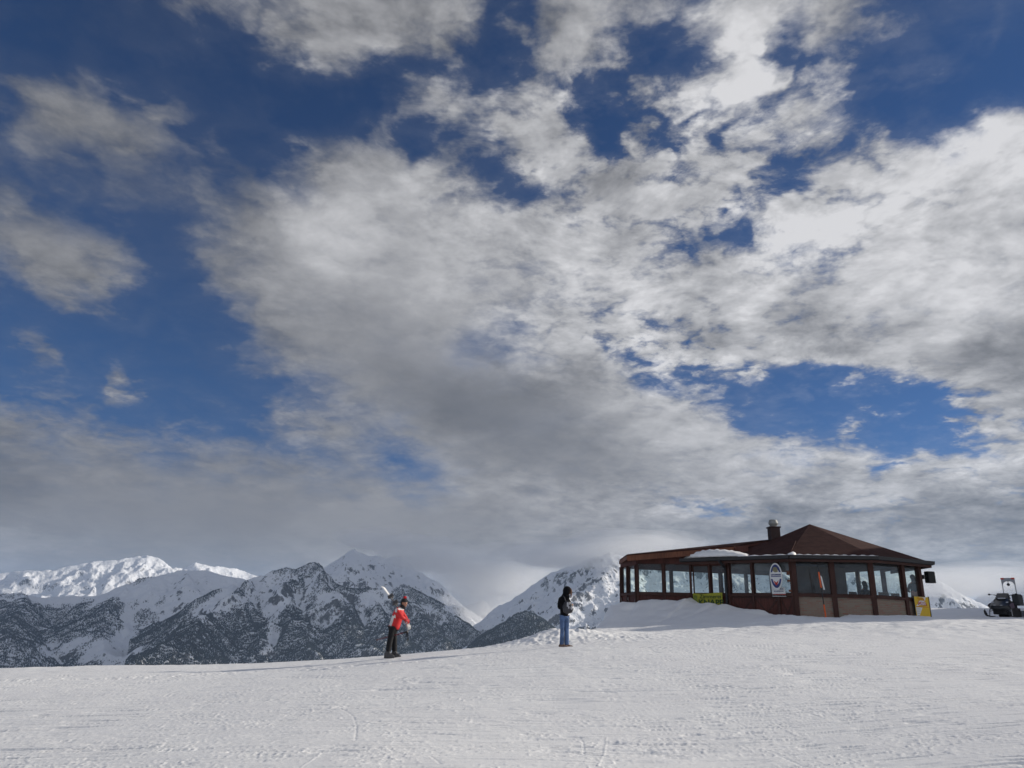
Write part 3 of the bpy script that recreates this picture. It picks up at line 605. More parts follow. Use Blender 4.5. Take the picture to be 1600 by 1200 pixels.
def brick_mat():
    mt = bpy.data.materials.new('rustic brick'); mt.use_nodes = True; b = NB(mt.node_tree); bs = mt.node_tree.nodes['Principled BSDF']; bs.inputs['Roughness'].default_value = .85
    co = b.n('ShaderNodeTexCoord').outputs['Object']; sp = b.n('ShaderNodeSeparateXYZ'); b.put(sp.inputs[0], co)
    cb = b.n('ShaderNodeCombineXYZ'); b.put(cb.inputs[0], sp.outputs[0]); b.put(cb.inputs[1], sp.outputs[2])
    br_ = b.n('ShaderNodeTexBrick'); b.put(br_.inputs['Vector'], b.vm('ADD', cb.outputs[0], b.vm('MULTIPLY', b.n('ShaderNodeTexNoise').outputs['Color'], (.02, .02, 0))))
    br_.inputs['Color1'].default_value = (.30, .15, .11, 1); br_.inputs['Color2'].default_value = (.29, .25, .19, 1); br_.inputs['Mortar'].default_value = (.27, .25, .21, 1)
    br_.inputs['Scale'].default_value = 1; br_.inputs['Brick Width'].default_value = .27; br_.inputs['Row Height'].default_value = .085; br_.inputs['Mortar Size'].default_value = .011; br_.inputs['Mortar Smooth'].default_value = .3
    n = b.noise(co, 3.5, 4, .6); b.put(bs.inputs['Base Color'], b.mix(b.mapr(n, .35, .75, 0, .6), br_.outputs[0], (.28, .22, .17, 1)))
    bp = b.n('ShaderNodeBump'); bp.inputs['Distance'].default_value = .012; bp.invert = True; b.put(bp.inputs['Height'], br_.outputs['Fac']); b.put(bs.inputs['Normal'], bp.outputs[0]); return mt
M_brick = brick_mat()
def roof_mat():
    mt = bpy.data.materials.new('brown bitumen shingles'); mt.use_nodes = True; b = NB(mt.node_tree); bs = mt.node_tree.nodes['Principled BSDF']; bs.inputs['Roughness'].default_value = .9; bs.inputs['Specular IOR Level'].default_value = .1
    co = b.n('ShaderNodeTexCoord').outputs['Object']; sp = b.n('ShaderNodeSeparateXYZ'); b.put(sp.inputs[0], co)
    row = b.m('FRACT', b.m('DIVIDE', sp.outputs[2], .075)); n = b.noise(co, 2.5, 5, .65); n2 = b.noise(co, 28, 2, .5)
    c = b.mix(b.mapr(n, .3, .7), (.040, .019, .017, 1), (.066, .031, .027, 1)); c = b.mix(b.mapr(n2, .4, .7, 0, .35), c, (.10, .052, .045, 1))
    c = b.mix(b.mapr(row, .0, .18, .55, 0.), c, (.035, .018, .016, 1)); b.put(bs.inputs['Base Color'], c)
    bp = b.n('ShaderNodeBump'); bp.inputs['Distance'].default_value = .02; b.put(bp.inputs['Height'], b.m('ADD', row, n2)); b.put(bs.inputs['Normal'], bp.outputs[0]); return mt
M_roof = roof_mat()
def glass_mat(name, tint=(.80, .88, .88), refl=.9, dirt=.06):
    mt = bpy.data.materials.new(name); mt.use_nodes = True; nt_ = mt.node_tree; nt_.nodes.clear(); b = NB(nt_)
    tr = b.n('ShaderNodeBsdfTransparent'); tr.inputs[0].default_value = (*tint, 1); gl = b.n('ShaderNodeBsdfGlossy'); gl.inputs['Roughness'].default_value = .01; gl.inputs['Color'].default_value = (.85, .93, 1, 1)
    fr = b.n('ShaderNodeFresnel'); fr.inputs[0].default_value = 1.5; mx = b.n('ShaderNodeMixShader'); b.put(mx.inputs[0], b.m('MULTIPLY', b.m('MULTIPLY', fr.outputs[0], 1.1*refl), b.m('SUBTRACT', 1., b.n('ShaderNodeNewGeometry').outputs['Backfacing']))); b.put(mx.inputs[1], tr.outputs[0]); b.put(mx.inputs[2], gl.outputs[0])
    df = b.n('ShaderNodeBsdfDiffuse'); df.inputs[0].default_value = (.5, .55, .58, 1); m2 = b.n('ShaderNodeMixShader'); co = b.n('ShaderNodeTexCoord').outputs['Object']
    b.put(m2.inputs[0], b.mapr(b.noise(co, 1.7, 4, .6), .3, .8, dirt*.4, dirt*1.8)); b.put(m2.inputs[1], mx.outputs[0]); b.put(m2.inputs[2], df.outputs[0])
    o = b.n('ShaderNodeOutputMaterial'); b.put(o.inputs[0], m2.outputs[0]); return mt
M_glass = glass_mat('window glass', (.95, .985, .975), .9, .035); M_fog = glass_mat('misted window glass', (.92, .96, .96), .9, .14)
M_roofsnow = snow_mat('roof snow')
hut = thing('mountain_hut', 'dark red wooden mountain hut with brown polygonal roof and brick base on the snow', 'hut', (12, 38, ZB))
ctr = Vector((sum(p[0] for p in PLAN)/len(PLAN), sum(p[1] for p in PLAN)/len(PLAN), 0))
HL = Vector((12, 38, ZB))
def side(i, kind, cuts, glass=M_glass, pw=.11, top=2.56, sill=.96, h0=0.0, first_post=True, base_mat=None, zlow=-1.3):
    """one straight wall of the hut; cuts = fractions where the posts stand"""
    a = Vector((*PLAN[i], 0)); b = Vector((*PLAN[(i+1) % len(PLAN)], 0)); L = (b-a).length; rz = math.atan2(b.y-a.y, b.x-a.x)
    def part(name, mat, fn, parent=hut, bevel=.0):
        bm = bmesh.new(); fn(bm); o = link(name, mesh(bm, name, bevel), mat, parent)
        if parent is hut: o.location = Vector((a.x, a.y, ZB))-HL; o.rotation_euler = (0, 0, rz)
        return o
    bmn = 'brick_wall' if kind == 'brick' else 'wall'
    def base(bm): box(bm, (L/2, .08, (sill-.06+zlow)/2), (L, .12, sill-.06-zlow))
    part(bmn, M_brick if kind == 'brick' else (base_mat or M_wood), base)
    if kind == 'cross':
        def planks(bm):
            for c0, c1 in zip(cuts[:-1], cuts[1:]):
                x0, x1 = c0*L+pw*.7, c1*L-pw*.7; xm = (x0+x1)/2; w_ = x1-x0
                for (p, q) in (((x0, .02, .80), (xm, .02, .15)), ((x1, .02, .80), (xm, .02, .15))):
                    d = Vector(q)-Vector(p); box(bm, (Vector(p)+Vector(q))/2, (d.length, .03, .07), Matrix.Rotation(-math.atan2(d.z, d.x), 3, 'Y'))
                box(bm, (xm, .015, .85), (w_, .03, .08))
        part('cross_brace', M_post, planks)
    part('sill_beam', M_post, lambda bm: box(bm, (L/2, .03, sill), (L, .20, .12)), bevel=.008)
    part('top_beam', M_wood, lambda bm: box(bm, (L/2, .07, (top+2.86)/2), (L, .15, 2.86-top)), bevel=.008)
    for j, c in enumerate(cuts):
        if j == 0 and not first_post: continue
        part('post', M_post, lambda bm: box(bm, (min(max(c*L, pw/2), L-pw/2), .05, (top+zlow)/2), (pw*(1.25 if kind == 'brick' else 1), .23, top-zlow)), bevel=.01)
    for c0, c1 in zip(cuts[:-1], cuts[1:]):
        x0, x1 = c0*L+pw*.55, c1*L-pw*.55; z0, z1 = sill+.06, top; t = .045
        def fr(bm):
            box(bm, ((x0+x1)/2, .07, z0+t/2), (x1-x0, .07, t)); box(bm, ((x0+x1)/2, .07, z1-t/2), (x1-x0, .07, t))
            box(bm, (x0+t/2, .07, (z0+z1)/2), (t, .07, z1-z0-2*t)); box(bm, (x1-t/2, .07, (z0+z1)/2), (t, .07, z1-z0-2*t))
        w = part('window', M_post, fr)
        bm = bmesh.new(); box(bm, ((x0+x1)/2, .072, (z0+z1)/2), (x1-x0-2*t+.01, .012, z1-z0-2*t+.01)); link('pane', mesh(bm, 'pane'), glass[0] if isinstance(glass, list) and glass.append(glass.pop(0)) is None else glass if not isinstance(glass, list) else glass[0], w)
side(0, 'wood', [0, .45, 1.0], base_mat=M_wood, top=2.45)
side(1, 'wood', [0, .5, 1], top=2.52)
side(2, 'wood', [0, .52, 1], first_post=False, top=2.42)
side(3, 'cross', [0.03, .40, .78, 1], glass=M_fog, top=2.50)
side(4, 'brick', [0, .5, 1], pw=.17); side(5, 'brick', [0, .62, 1], pw=.15, first_post=False)
side(6, 'brick', [0, 1], first_post=False, pw=.08)
for i_ in (7, 8, 9): side(i_, 'wood', [0, .5, 1], first_post=False, top=2.80 if i_ < 9 else 2.45, sill=.8)
side(10, 'wood', [0, .5, 1], first_post=False, top=2.42, sill=.8)
# grey weathered braces on the left gable wall
def gable(bm):
    a = Vector((*PLAN[0], 0)); b = Vector((*PLAN[1], 0)); d = b-a; n_ = Vector((d.y, -d.x, 0)).normalized()*.03
    for f0, f1 in ((.05, .27), (.27, .5), (.5, .72), (.72, .95)):
        z0_, z1_ = (.82, -.35) if f0 in (.05, .5) else (-.35, .82)
        tube(bm, [a+d*f0+n_+Vector((0, 0, z0_))-Vector((HL.x, HL.y, 0)), a+d*f1+n_+Vector((0, 0, z1_))-Vector((HL.x, HL.y, 0))], .016, 5)
mk('lattice', M_grey, hut, gable)
# floor and ceiling, inner partition
def poly_slab(pl, z0, z1):
    def fn(bm):
        lo = [bm.verts.new((p[0]-HL.x, p[1]-HL.y, z0)) for p in pl]; hi = [bm.verts.new((p[0]-HL.x, p[1]-HL.y, z1)) for p in pl]
        bm.faces.new(lo[::-1]); bm.faces.new(hi)
        for k in range(len(pl)): bm.faces.new((lo[k], lo[(k+1) % len(pl)], hi[(k+1) % len(pl)], hi[k]))
    return fn
def inset(pl, d):
    out = []; n = len(pl)
    for k in range(n):
        p0, p1, p2 = Vector(pl[k-1]), Vector(pl[k]), Vector(pl[(k+1) % n]); e1 = (p1-p0).normalized(); e2 = (p2-p1).normalized()
        n1 = Vector((-e1.y, e1.x)); n2 = Vector((-e2.y, e2.x)); b_ = (n1+n2); b_ = b_/max(.35, b_.length_squared/2)
        out.append(tuple(p1+b_*d))
    return out
mk('floor', M_int, hut, poly_slab(inset(PLAN, .16), -.05, .02)); mk('ceiling', M_int, hut, poly_slab(inset(PLAN, .9), 2.84, 2.90))
mk('bar_counter', M_int, hut, lambda bm: (box(bm, (5.2, -.4, .50), (2.0, .6, .96)), box(bm, (5.2, -.4, 1.01), (2.2, .75, .06)), box(bm, (4.65, .7, 1.35), (2.6, .35, 2.8))))
# main roof: faceted pyramid
APEX = aty(1265, 819, 38.1)
rp = [(11.67,37.36),(13.5,34.4),(16.92,33.6),(19.82,34.85),(20.1,38.8),(18.85,41.83),(15.44,42.62),(12.47,40.77)]
ev = inset(rp, -.42); EZ = 5.06
def roof_fn(bm):
    lo = [Vector((p[0], p[1], EZ))-HL for p in ev]; ap = bm.verts.new(APEX-HL)
    v = [bm.verts.new(p) for p in lo]; u = [bm.verts.new(p-Vector((0, 0, .06))) for p in lo]; n = len(v)
    for k in range(n): bm.faces.new((v[k], v[(k+1) % n], ap)); bm.faces.new((u[k], u[(k+1) % n], v[(k+1) % n], v[k]))
    bm.faces.new(u[::-1])
mk('roof', M_roof, hut, roof_fn)
evA = inset([(9.65,37.95),(11.1,36.65),(13.5,34.4),(16.92,33.6),(19.82,34.85),(20.1,38.8),(18.85,41.83),(15.44,42.62),(11.2,42.0)], -.42)
def porch_fn(bm):
    q = [Vector((*evA[0], EZ)), Vector((*evA[1], EZ)), Vector((*evA[2], EZ)), Vector((14.35, 35.7, 5.98)), Vector((13.2, 38.2, 6.05)), Vector((9.9, 40.2, 5.50))]
    t = [bm.verts.new(p-HL+Vector((0, 0, .02))) for p in q]; b = [bm.verts.new(p-HL-Vector((0, 0, .06))) for p in q]; n = len(q)
    for k in range(1, n-1): bm.faces.new((t[2], t[(2+k) % n], t[(3+k) % n])); bm.faces.new((b[2], b[(3+k) % n], b[(2+k) % n]))
    for k in range(n): bm.faces.new((b[k], b[(k+1) % n], t[(k+1) % n], t[k]))
mk('porch_roof', M_roof, hut, porch_fn)
evo = inset([(9.65,37.95),(11.1,36.65),(13.5,34.4),(16.92,33.6),(19.82,34.85),(20.1,38.8),(18.85,41.83),(15.44,42.62),(11.2,42.0)], -.50)
def gut(k0, k1, name):
    def fn(bm):
        pts = [Vector((*evo[k], EZ-.02))-HL for k in range(k0, k1+1)]
        secs = []
        for j, p in enumerate(pts):
            d = (pts[min(j+1, len(pts)-1)]-pts[max(j-1, 0)]).normalized(); o = Vector((d.y, -d.x, 0)); prof = [(-.11, .03), (-.09, -.08), (0, -.13), (.08, -.10), (.10, .05), (.075, .05), (.06, -.07), (0, -.10), (-.08, -.05), (-.09, .03)]
            secs.append([p+o*a_+Vector((0, 0, b_)) for a_, b_ in prof])
        loft(bm, secs)
    mk(name, M_dark, hut, fn)
gut(0, 2, 'gutter'); gut(2, 5, 'gutter')
def fascia(bm):
    e2 = inset([(9.65,37.95),(11.1,36.65),(13.5,34.4),(16.92,33.6),(19.82,34.85),(20.1,38.8),(18.85,41.83),(15.44,42.62),(11.2,42.0)], -.43)
    for k in range(0, 5):
        a = Vector((*e2[k], EZ-.16))-HL; b = Vector((*e2[k+1], EZ-.16))-HL; d = b-a
        box(bm, (a+b)/2, (d.length, .04, .20), Matrix.Rotation(math.atan2(d.y, d.x), 3, 'Z'))
mk('fascia', M_post, hut, fascia)
dp = Vector((11.02, 36.5, 0))
mk('downpipe', M_dark, hut, lambda bm: tube(bm, [Vector((10.6, 36.15, 4.9))-HL, Vector((10.95, 36.55, 4.65))-HL, Vector((11.0, 36.6, 4.5))-HL, Vector((11.0, 36.58, 2.2))-HL], .065, 8))
# annex roof slab
A0 = aty(980, 866, 38.2); A1 = aty(1146, 852.5, 37.2); A2 = aty(1201, 843, 38.2); sl_ = (A1.z-A0.z)/(A1.x-A0.x)
def zpl(x): return A0.z+sl_*(x-A0.x)
LB = aty(968, 874.5, 41.4)
def annex(bm):
    # top outline
    T = [A0, A1, A2, Vector((14.6, 41.0, 6.0)), Vector((12.6, 42.6, 5.55)), Vector((LB.x+.2, 42.3, LB.z)), LB]
    t_ = [bm.verts.new(p-HL) for p in T]; b_ = [bm.verts.new(p-HL-Vector((0, 0, .07))) for p in T]; n = len(T)
    for k in range(1, n-1): bm.faces.new((t_[0], t_[k], t_[k+1])); bm.faces.new((b_[0], b_[k+1], b_[k]))
    for k in range(n): bm.faces.new((b_[k], b_[(k+1) % n], t_[(k+1) % n], t_[k]))
mk('annex_roof', M_roof, hut, annex)
def afas(bm, w_):
    for a, b, h in (((A0, A1, .27), (LB, A0, .18)) if w_ == 0 else ((A1+Vector((.02, .02, 0)), A2, .12),)):
        a = a-HL-Vector((0, 0, .075+h/2)); b = b-HL-Vector((0, 0, .075+h/2)); d = b-a; dd_ = Vector((d.x, d.y, 0)).normalized(); nrm = Vector((dd_.y, -dd_.x, 0))*.03; hv = Vector((0, 0, h/2))
        loft(bm, [[a-nrm-hv, a+nrm-hv, a+nrm+hv, a-nrm+hv], [b-nrm-hv, b+nrm-hv, b+nrm+hv, b-nrm+hv]])
mk('annex_fascia', M_beam, hut, lambda bm: afas(bm, 0)); mk('annex_fascia', M_wood, hut, lambda bm: afas(bm, 1))
def awall(bm):   # infill between window heads and the rising annex roof
    for a, b in ((PLAN[1], PLAN[2]), (PLAN[2], (12.4, 37.0)), (PLAN[0], PLAN[1])):
        P_ = [Vector((a[0], a[1]+.05, ZB+2.7)), Vector((b[0], b[1]+.05, ZB+2.7)), Vector((b[0], b[1]+.05, zpl(b[0])-.06)), Vector((a[0], a[1]+.05, zpl(a[0])-.06))]
        P_ = [p-HL for p in P_]; Q = [p+Vector((0.03, .10, 0)) for p in P_]; loft(bm, [P_, Q])
mk('upper_wall', M_wood, hut, awall)
# chimney with cowl
cb_ = aty(1210.5, 848, 38.2); ct = aty(1211, 825, 38.2)
chim = mk('chimney', principled('dark brown chimney', (.045, .026, .024), .8), hut, lambda bm: (box(bm, Vector((cb_.x, cb_.y, (cb_.z-.5+ct.z)/2))-HL, (.50, .50, ct.z-cb_.z+.5)), box(bm, Vector((cb_.x, cb_.y, ct.z+.02))-HL, (.60, .60, .06))), bevel=.01)
def cowl(bm):
    c = Vector((cb_.x, cb_.y, ct.z+.05))-HL; secs = []
    for r, z in ((.15, 0), (.16, .05), (.22, .12), (.245, .18), (.245, .21), (.205, .35), (.19, .37), (.04, .385)):
        secs.append([c+Vector((r*math.cos(t*math.pi/10), r*math.sin(t*math.pi/10), z)) for t in range(20)])
    loft(bm, secs); tube(bm, [c+Vector((.30+.07*math.cos(a/4*math.pi)+.02, 0, .13+.09*math.sin(a/4*math.pi))) for a in range(9)], .008, 5)
mk('cowl', principled('galvanised cowl', (.27, .28, .27), .6, .1), chim, cowl)
# snow left on the roof
def snowpile(pts, name='roof_snow', n=16):
    """ridge of snow lying along a line: pts (x,y,z,halfwidth,height)"""
    bm = bmesh.new(); pts = [Vector(p) for p in pts] if 0 else pts; secs = []
    for i, (x, y, z, w_, h_) in enumerate(pts):
        p0 = Vector(pts[max(i-1, 0)][:3]); p1 = Vector(pts[min(i+1, len(pts)-1)][:3]); d = (p1-p0); d.z = 0; d.normalize(); o = Vector((d.y, -d.x, 0)); s_ = []
        for k in range(n):
            t = k/(n-1)*math.pi; nz_ = 1+.10*math.sin(i*2.3+k*1.1)
            s_.append(Vector((x, y, z))-HL+o*math.cos(t)*w_*nz_+Vector((0, 0, max(-.05, (math.sin(t)**.8*h_*nz_ + (math.cos(t)<0)*(-math.cos(t))*w_*.22)))))
        secs.append(s_)
    loft(bm, secs); return link(name, mesh(bm, name), M_roofsnow, hut, True)
def al(k, t): a, b = Vector(evo[k]), Vector(evo[k+1]); p = a+(b-a)*t; return p
g0, g1, g2 = Vector(evo[0]), Vector(evo[1]), Vector(evo[2])
def gl_(t):
    q = g0+(g2-g0)*t; return q
prof_ = [(t, .30+.62*abs(math.sin(math.pi*max(0, min(1, t/.62))))**.7 if t < .62 else .05, .05+.44*abs(math.sin(math.pi*min(1, max(0, t/.62)**.85)))**.8) for t in np.linspace(-.04, .615, 26)]; prof_ = [(t, max(.05, w_ if w_ == w_ and not isinstance(w_, complex) else .1), max(.03, h_ if not isinstance(h_, complex) else .03)) for t, w_, h_ in prof_]
snowpile([(gl_(t).x+.42, gl_(t).y+.45, EZ+.06, w_*.75, h_*.85) for t, w_, h_ in prof_])
snowpile([(gl_(t).x+.10, gl_(t).y+.10, EZ+.03, .09+.03*math.sin(t*40), .05+.02*math.sin(t*57)) for t in np.linspace(.55, .97, 24)])
snowpile([(gl_(t).x+.18, gl_(t).y+.2, EZ+.02, w_, h_) for t, w_, h_ in ((.965, .05, .03), (.98, .16, .10), (1.0, .22, .15), (1.02, .24, .17), (1.035, .12, .08))])
snowpile([(al(2, t).x, al(2, t).y+.10, EZ+.035, .07+.025*math.sin(t*44), .035+.02*math.sin(t*61)) for t in np.linspace(.0, .99, 40)])
snowpile([(al(3, t).x-.02, al(3, t).y+.10, EZ+.03, .05+.02*math.sin(t*44), .02+.01*math.sin(t*61)) for t in np.linspace(.0, .12, 6)])
# ---- things inside, seen through the panes
M_blk = principled('black plastic', (.018, .018, .02), .5)
M_cw = wood_mat('chair wood', (.09, .05, .03))
def make_chair():
    t = thing('chair', 'x', 'chair', group='chairs inside the hut')
    mk('seat', M_cw, t, lambda bm: box(bm, (0, 0, .45), (.44, .44, .05)), bevel=.01)
    mk('backrest', M_cw, t, lambda bm: (box(bm, (0, .2, .86), (.42, .04, .30)), box(bm, (-.19, .2, .6), (.04, .04, .3)), box(bm, (.19, .2, .6), (.04, .04, .3))), bevel=.01)
    for sx_ in (-.19, .19):
        for sy_ in (-.19, .19): mk('leg', M_cw, t, lambda bm: box(bm, (sx_, sy_, .22), (.045, .045, .43)))
    return t
def copy_tree(o, parent=None):
    c = o.copy(); COL.objects.link(c); c.parent = parent
    for ch in list(o.children): copy_tree(ch, c)
    return c
ch0 = make_chair()
def onfloor(px, yy): v = aty(px, 930, yy); return Vector((v.x, v.y, ZB+.02))
for i_, (px, yy, rz, lb, gz_) in enumerate(((1338, 35.6, .3, 'dark wooden chair beside the seated person behind the middle hut window', .45), (1383, 35.0, -.2, 'dark wooden chair at the left edge of the hut window left of the yellow poster', .5),
                                (1404, 35.6, .2, 'small dark wooden chair at the right of the hut window left of the yellow poster', .3), (1251, 36.2, .1, 'dark wooden chair in the lower left corner of the hut window behind the orange pole', .42))):
    c = ch0 if i_ == 0 else copy_tree(ch0)
    c.location = onfloor(px, yy)+Vector((0, 0, 0)); c.rotation_euler = (0, 0, rz); c['label'] = lb
    c.scale = (1.1, 1.1, 1.25)
def stool_table(px, yy, lb):
    t = thing('table', lb, 'table', onfloor(px, yy)); mk('tabletop', M_cw, t, lambda bm: box(bm, (0, 0, .95), (1.2, .8, .05)), bevel=.01)
    mk('leg', M_cw, t, lambda bm: (box(bm, (0, 0, .48), (.1, .1, .9)), box(bm, (0, 0, .03), (.6, .5, .05))))
stool_table(1335, 36.6, 'dark wooden table behind the middle window of the hut')
# ------------------------------------------------------------------ signs
def text(name, s, size, mat, loc, rot, parent=None, ext=.002, sx_=1., bold=.0, align='CENTER'):
    c = bpy.data.curves.new(name, 'FONT'); c.body = s; c.size = size; c.extrude = ext; c.align_x = align; c.align_y = 'CENTER'; c.offset = bold
    t = bpy.data.objects.new(name, c); COL.objects.link(t); dg = bpy.context.evaluated_depsgraph_get(); me = bpy.data.meshes.new_from_object(t.evaluated_get(dg)); bpy.data.objects.remove(t)
    o = link(name, me, mat, parent); o.location = loc; o.rotation_euler = rot; o.scale = (sx_, 1, 1); return o
def wall_frame(i, s_, z, off):   # point on wall i
    a = Vector((*PLAN[i], 0)); b = Vector((*PLAN[i+1], 0)); d = (b-a); rz = math.atan2(d.y, d.x); n_ = Vector((d.y, -d.x, 0)).normalized()
    p = a+d*s_+n_*off; return Vector((p.x, p.y, ZB+z)), rz
M_navy = principled('navy print', (.035, .05, .17), .5); M_white = principled('white board', (.74, .74, .72), .5, var=.04); M_red = principled('red print', (.50, .035, .02), .5)
M_yel = principled('yellow board', (.72, .47, .03), .5, var=.05); M_ban = principled('yellow banner cloth', (.36, .35, .03), .6, var=.12, vscale=2.); M_green = principled('dark green print', (.03, .07, .02), .7); M_gold = principled('gold and brown print', (.25, .22, .12), .5)
# oval sign on the front porch wall
p_, rz_ = wall_frame(3, .80, 1.80, .30)
osn = thing('oval_sign', 'white and navy oval brewery sign hanging on the dark red porch wall', 'sign', p_, rz_)
OW, OH = .30, .61
def disc(rx, rz2, y, th=.004, zc=0., n=36, a0=0, a1=2*math.pi, tip=0.):
    def fn(bm):
        pr = []
        for k in range(n):
            t = a0+(a1-a0)*k/(n-1 if a1-a0 < 6.2 else n); z = rz2*math.sin(t); x = rx*math.cos(t)
            if tip and z < -.75*rz2: z -= tip*(1-abs(x)/rx)
            pr.append((x, z+zc))
        loft(bm, [[Vector((x, y, z)) for x, z in pr], [Vector((x, y-th, z)) for x, z in pr]])
    return fn
mk('board', M_white, osn, disc(OW, OH, .03, .04, tip=.03)); mk('navy_ring', M_navy, osn, disc(OW*.86, OH*.88, -.012)); mk('inner_field', M_white, osn, disc(OW*.60, OH*.62, -.018))
mk('name_band', M_white, osn, lambda bm: box(bm, (0, -.022, 0.03), (OW*1.86, .006, .30))); mk('emblem', M_gold, osn, lambda bm: (ball(bm, (-.01, -.028, .30), .12, (1, .08, 1.05)), ball(bm, (.07, -.03, .24), .05, (1, .1, 1.2))))
mk('name_stripe', M_navy, osn, lambda bm: box(bm, (0, -.027, .035), (OW*1.62, .005, .13)))
text('lettering', 'Edelweiss', .125, M_white, (0, -.032, .035), (math.pi/2, 0, 0), osn, bold=.001)
mk('red_mark', M_red, osn, lambda bm: loft(bm, [[Vector(p) for p in ((-.13, y, -.19), (-.05, y, -.25), (0, y, -.29), (.05, y, -.25), (.12, y, -.18), (.05, y, -.37), (0, y, -.42), (-.06, y, -.36))] for y in (-.022, -.028)]))
p_, rz_ = wall_frame(3, .795, 1.19, .05)
nt2 = thing('notice_board', 'white notice board with small lines of writing below the oval sign', 'sign', p_, rz_)
mk('board', M_white, nt2, lambda bm: loft(bm, [[Vector(q) for q in ((-.33, y, -.30), (.33, y, -.30), (.28, y, .10), (-.05, y, .16), (-.36, y, .34))] for y in (0, -.02)]))
for zl, xa, xb, mt_ in ((.04, -.10, .16, M_navy), (-.06, -.24, .20, M_navy), (-.20, -.26, .24, M_red)):
    x_ = xa
    while x_ < xb:                                    # the small print reads only as dark dashes in the photo
        w_ = .05+.04*math.sin(x_*37)**2; mk('print_line', mt_, nt2, lambda bm: box(bm, (x_+w_/2, -.023, zl), (w_, .004, .035))); x_ += w_+.018
# small wooden direction boards right of the oval sign
for k, (s_, z_, w_) in enumerate(((.955, 1.95, .16), (.955, 1.60, .15), (.965, 1.15, .15))):
    p_, rz_ = wall_frame(3, s_, z_, .10); o = mk('wooden_board', M_beam, None, lambda bm: box(bm, (0, 0, 0), (w_, .03, .17 if k < 1 else .09)), bevel=.005); o.location = p_; o.rotation_euler = (0, 0, rz_)
    tag(o, ('topmost small wooden board right of the oval sign', 'middle small wooden board right of the oval sign', 'lowest small wooden board right of the white notice')[k], 'board', 'small wooden boards by the hut door')
# yellow banner
p_, rz_ = wall_frame(2, .47, .50, .02)
p_ = Vector(((aty(1085, 935, 37.3).x+aty(1130.5, 935, 36.3).x)/2, 0, 0)); qa = facade_hit(1085, 936); qb = facade_hit(1131, 936); rz_ = math.atan2(qb[1]-qa[1], qb[0]-qa[0]); BW = math.hypot(qb[0]-qa[0], qb[1]-qa[1])
nn = Vector((math.sin(rz_), -math.cos(rz_), 0)); pc = Vector(((qa[0]+qb[0])/2, (qa[1]+qb[1])/2, 0))+nn*.14
ztop = facade_hit(1108, 927)[2]
ban = thing('banner', 'yellow cloth banner with green lettering half buried in the snow below two narrow windows', 'banner', (pc.x, pc.y, ztop-.5), rz_)
def bfn(bm):
    n = 24; m_ = 8; g = [[bm.verts.new((-BW/2+BW*i/n, .02*math.sin(i*.9+j*.5), .5-1.0*j/m_-(.03*math.sin(math.pi*i/n*1.6) if j == 0 else 0))) for i in range(n+1)] for j in range(m_+1)]
    for j in range(m_):
        for i in range(n): bm.faces.new((g[j][i], g[j+1][i], g[j+1][i+1], g[j][i+1]))
bo = mk('cloth', M_ban, ban, bfn, smooth=True); sol_ = bo.modifiers.new('thick', 'SOLIDIFY'); sol_.thickness = .006
text('lettering', 'Zimmerei', .27, M_green, (.16, -.035, .33), (math.pi/2, 0, 0), ban, sx_=1.1, bold=.001); text('lettering', 'KNAPP', .38, M_green, (.18, -.035, .04), (math.pi/2, 0, 0), ban, sx_=1.15, bold=.008)
mk('emblem', principled('olive print', (.16, .20, .03), .7), ban, lambda bm: loft(bm, [[Vector((x-BW/2+.26, y, z)) for x, z in ((-.21, .40), (-.02, .38), (.0, .1), (.04, -.2), (-.06, -.3), (-.20, -.1))] for y in (-.028, -.034)]))
# poster at the right-hand corner
qa = facade_hit(1425.5, 950); qb = facade_hit(1448, 950); rz_ = math.atan2(qb[1]-qa[1], qb[0]-qa[0]); PW = math.hypot(qb[0]-qa[0], qb[1]-qa[1]); nn = Vector((math.sin(rz_), -math.cos(rz_), 0))
zt = facade_hit(1424, 932)[2]; zb_ = facade_hit(1430, 966)[2]; PH = zt-zb_; pc = Vector(((qa[0]+qb[0])/2, (qa[1]+qb[1])/2, 0))+nn*.14
pos = thing('poster', 'tall yellow and white poster with red writing on the right corner of the hut', 'poster', (pc.x, pc.y, (zt+zb_)/2), rz_)
def pquad(*q, y=-.014, th=.004): return lambda bm: loft(bm, [[Vector((a*PW/2, y, b*PH/2)) for a, b in q], [Vector((a*PW/2, y-th, b*PH/2)) for a, b in q]])
mk('board', M_yel, pos, lambda bm: box(bm, (0, 0, 0), (PW, .025, PH))); mk('frame', M_dark, pos, lambda bm: (box(bm, (PW/2+.02, -.005, 0), (.035, .045, PH+.06)), box(bm, (-PW/2-.02, -.005, 0), (.035, .045, PH+.06)), box(bm, (0, -.005, -PH/2-.02), (PW+.03, .045, .04))))
mk('white_field', M_white, pos, pquad((-.2, .98), (.62, .98), (.5, .70), (.3, .55), (-.6, .12), (-.85, .12), (-.3, .5))); mk('white_field', M_white, pos, pquad((-.9, .02), (.0, .02), (-.45, -.62), (-.6, -.96), (-.86, -.96)))
mk('red_stripe', M_red, pos, pquad((-.8, .09), (.85, .09), (.85, .055), (-.8, .055), y=-.02)); mk('red_patch', M_red, pos, pquad((-.55, .92), (.28, .92), (.42, .66), (-.42, .66), y=-.02)); mk('red_patch', M_red, pos, pquad((-.55, .55), (.5, .55), (.66, .20), (-.55, .24), y=-.02))
text('lettering', 'BARBA', .21, M_yel, (-.05*PW, -.028, .79*PH/2), (math.pi/2, 0, 0), pos, sx_=.62, bold=.004); text('lettering', 'CLABAR', .21, M_white, (-.0, -.028, .38*PH/2), (math.pi/2, 0, 0), pos, sx_=.62, bold=.004)
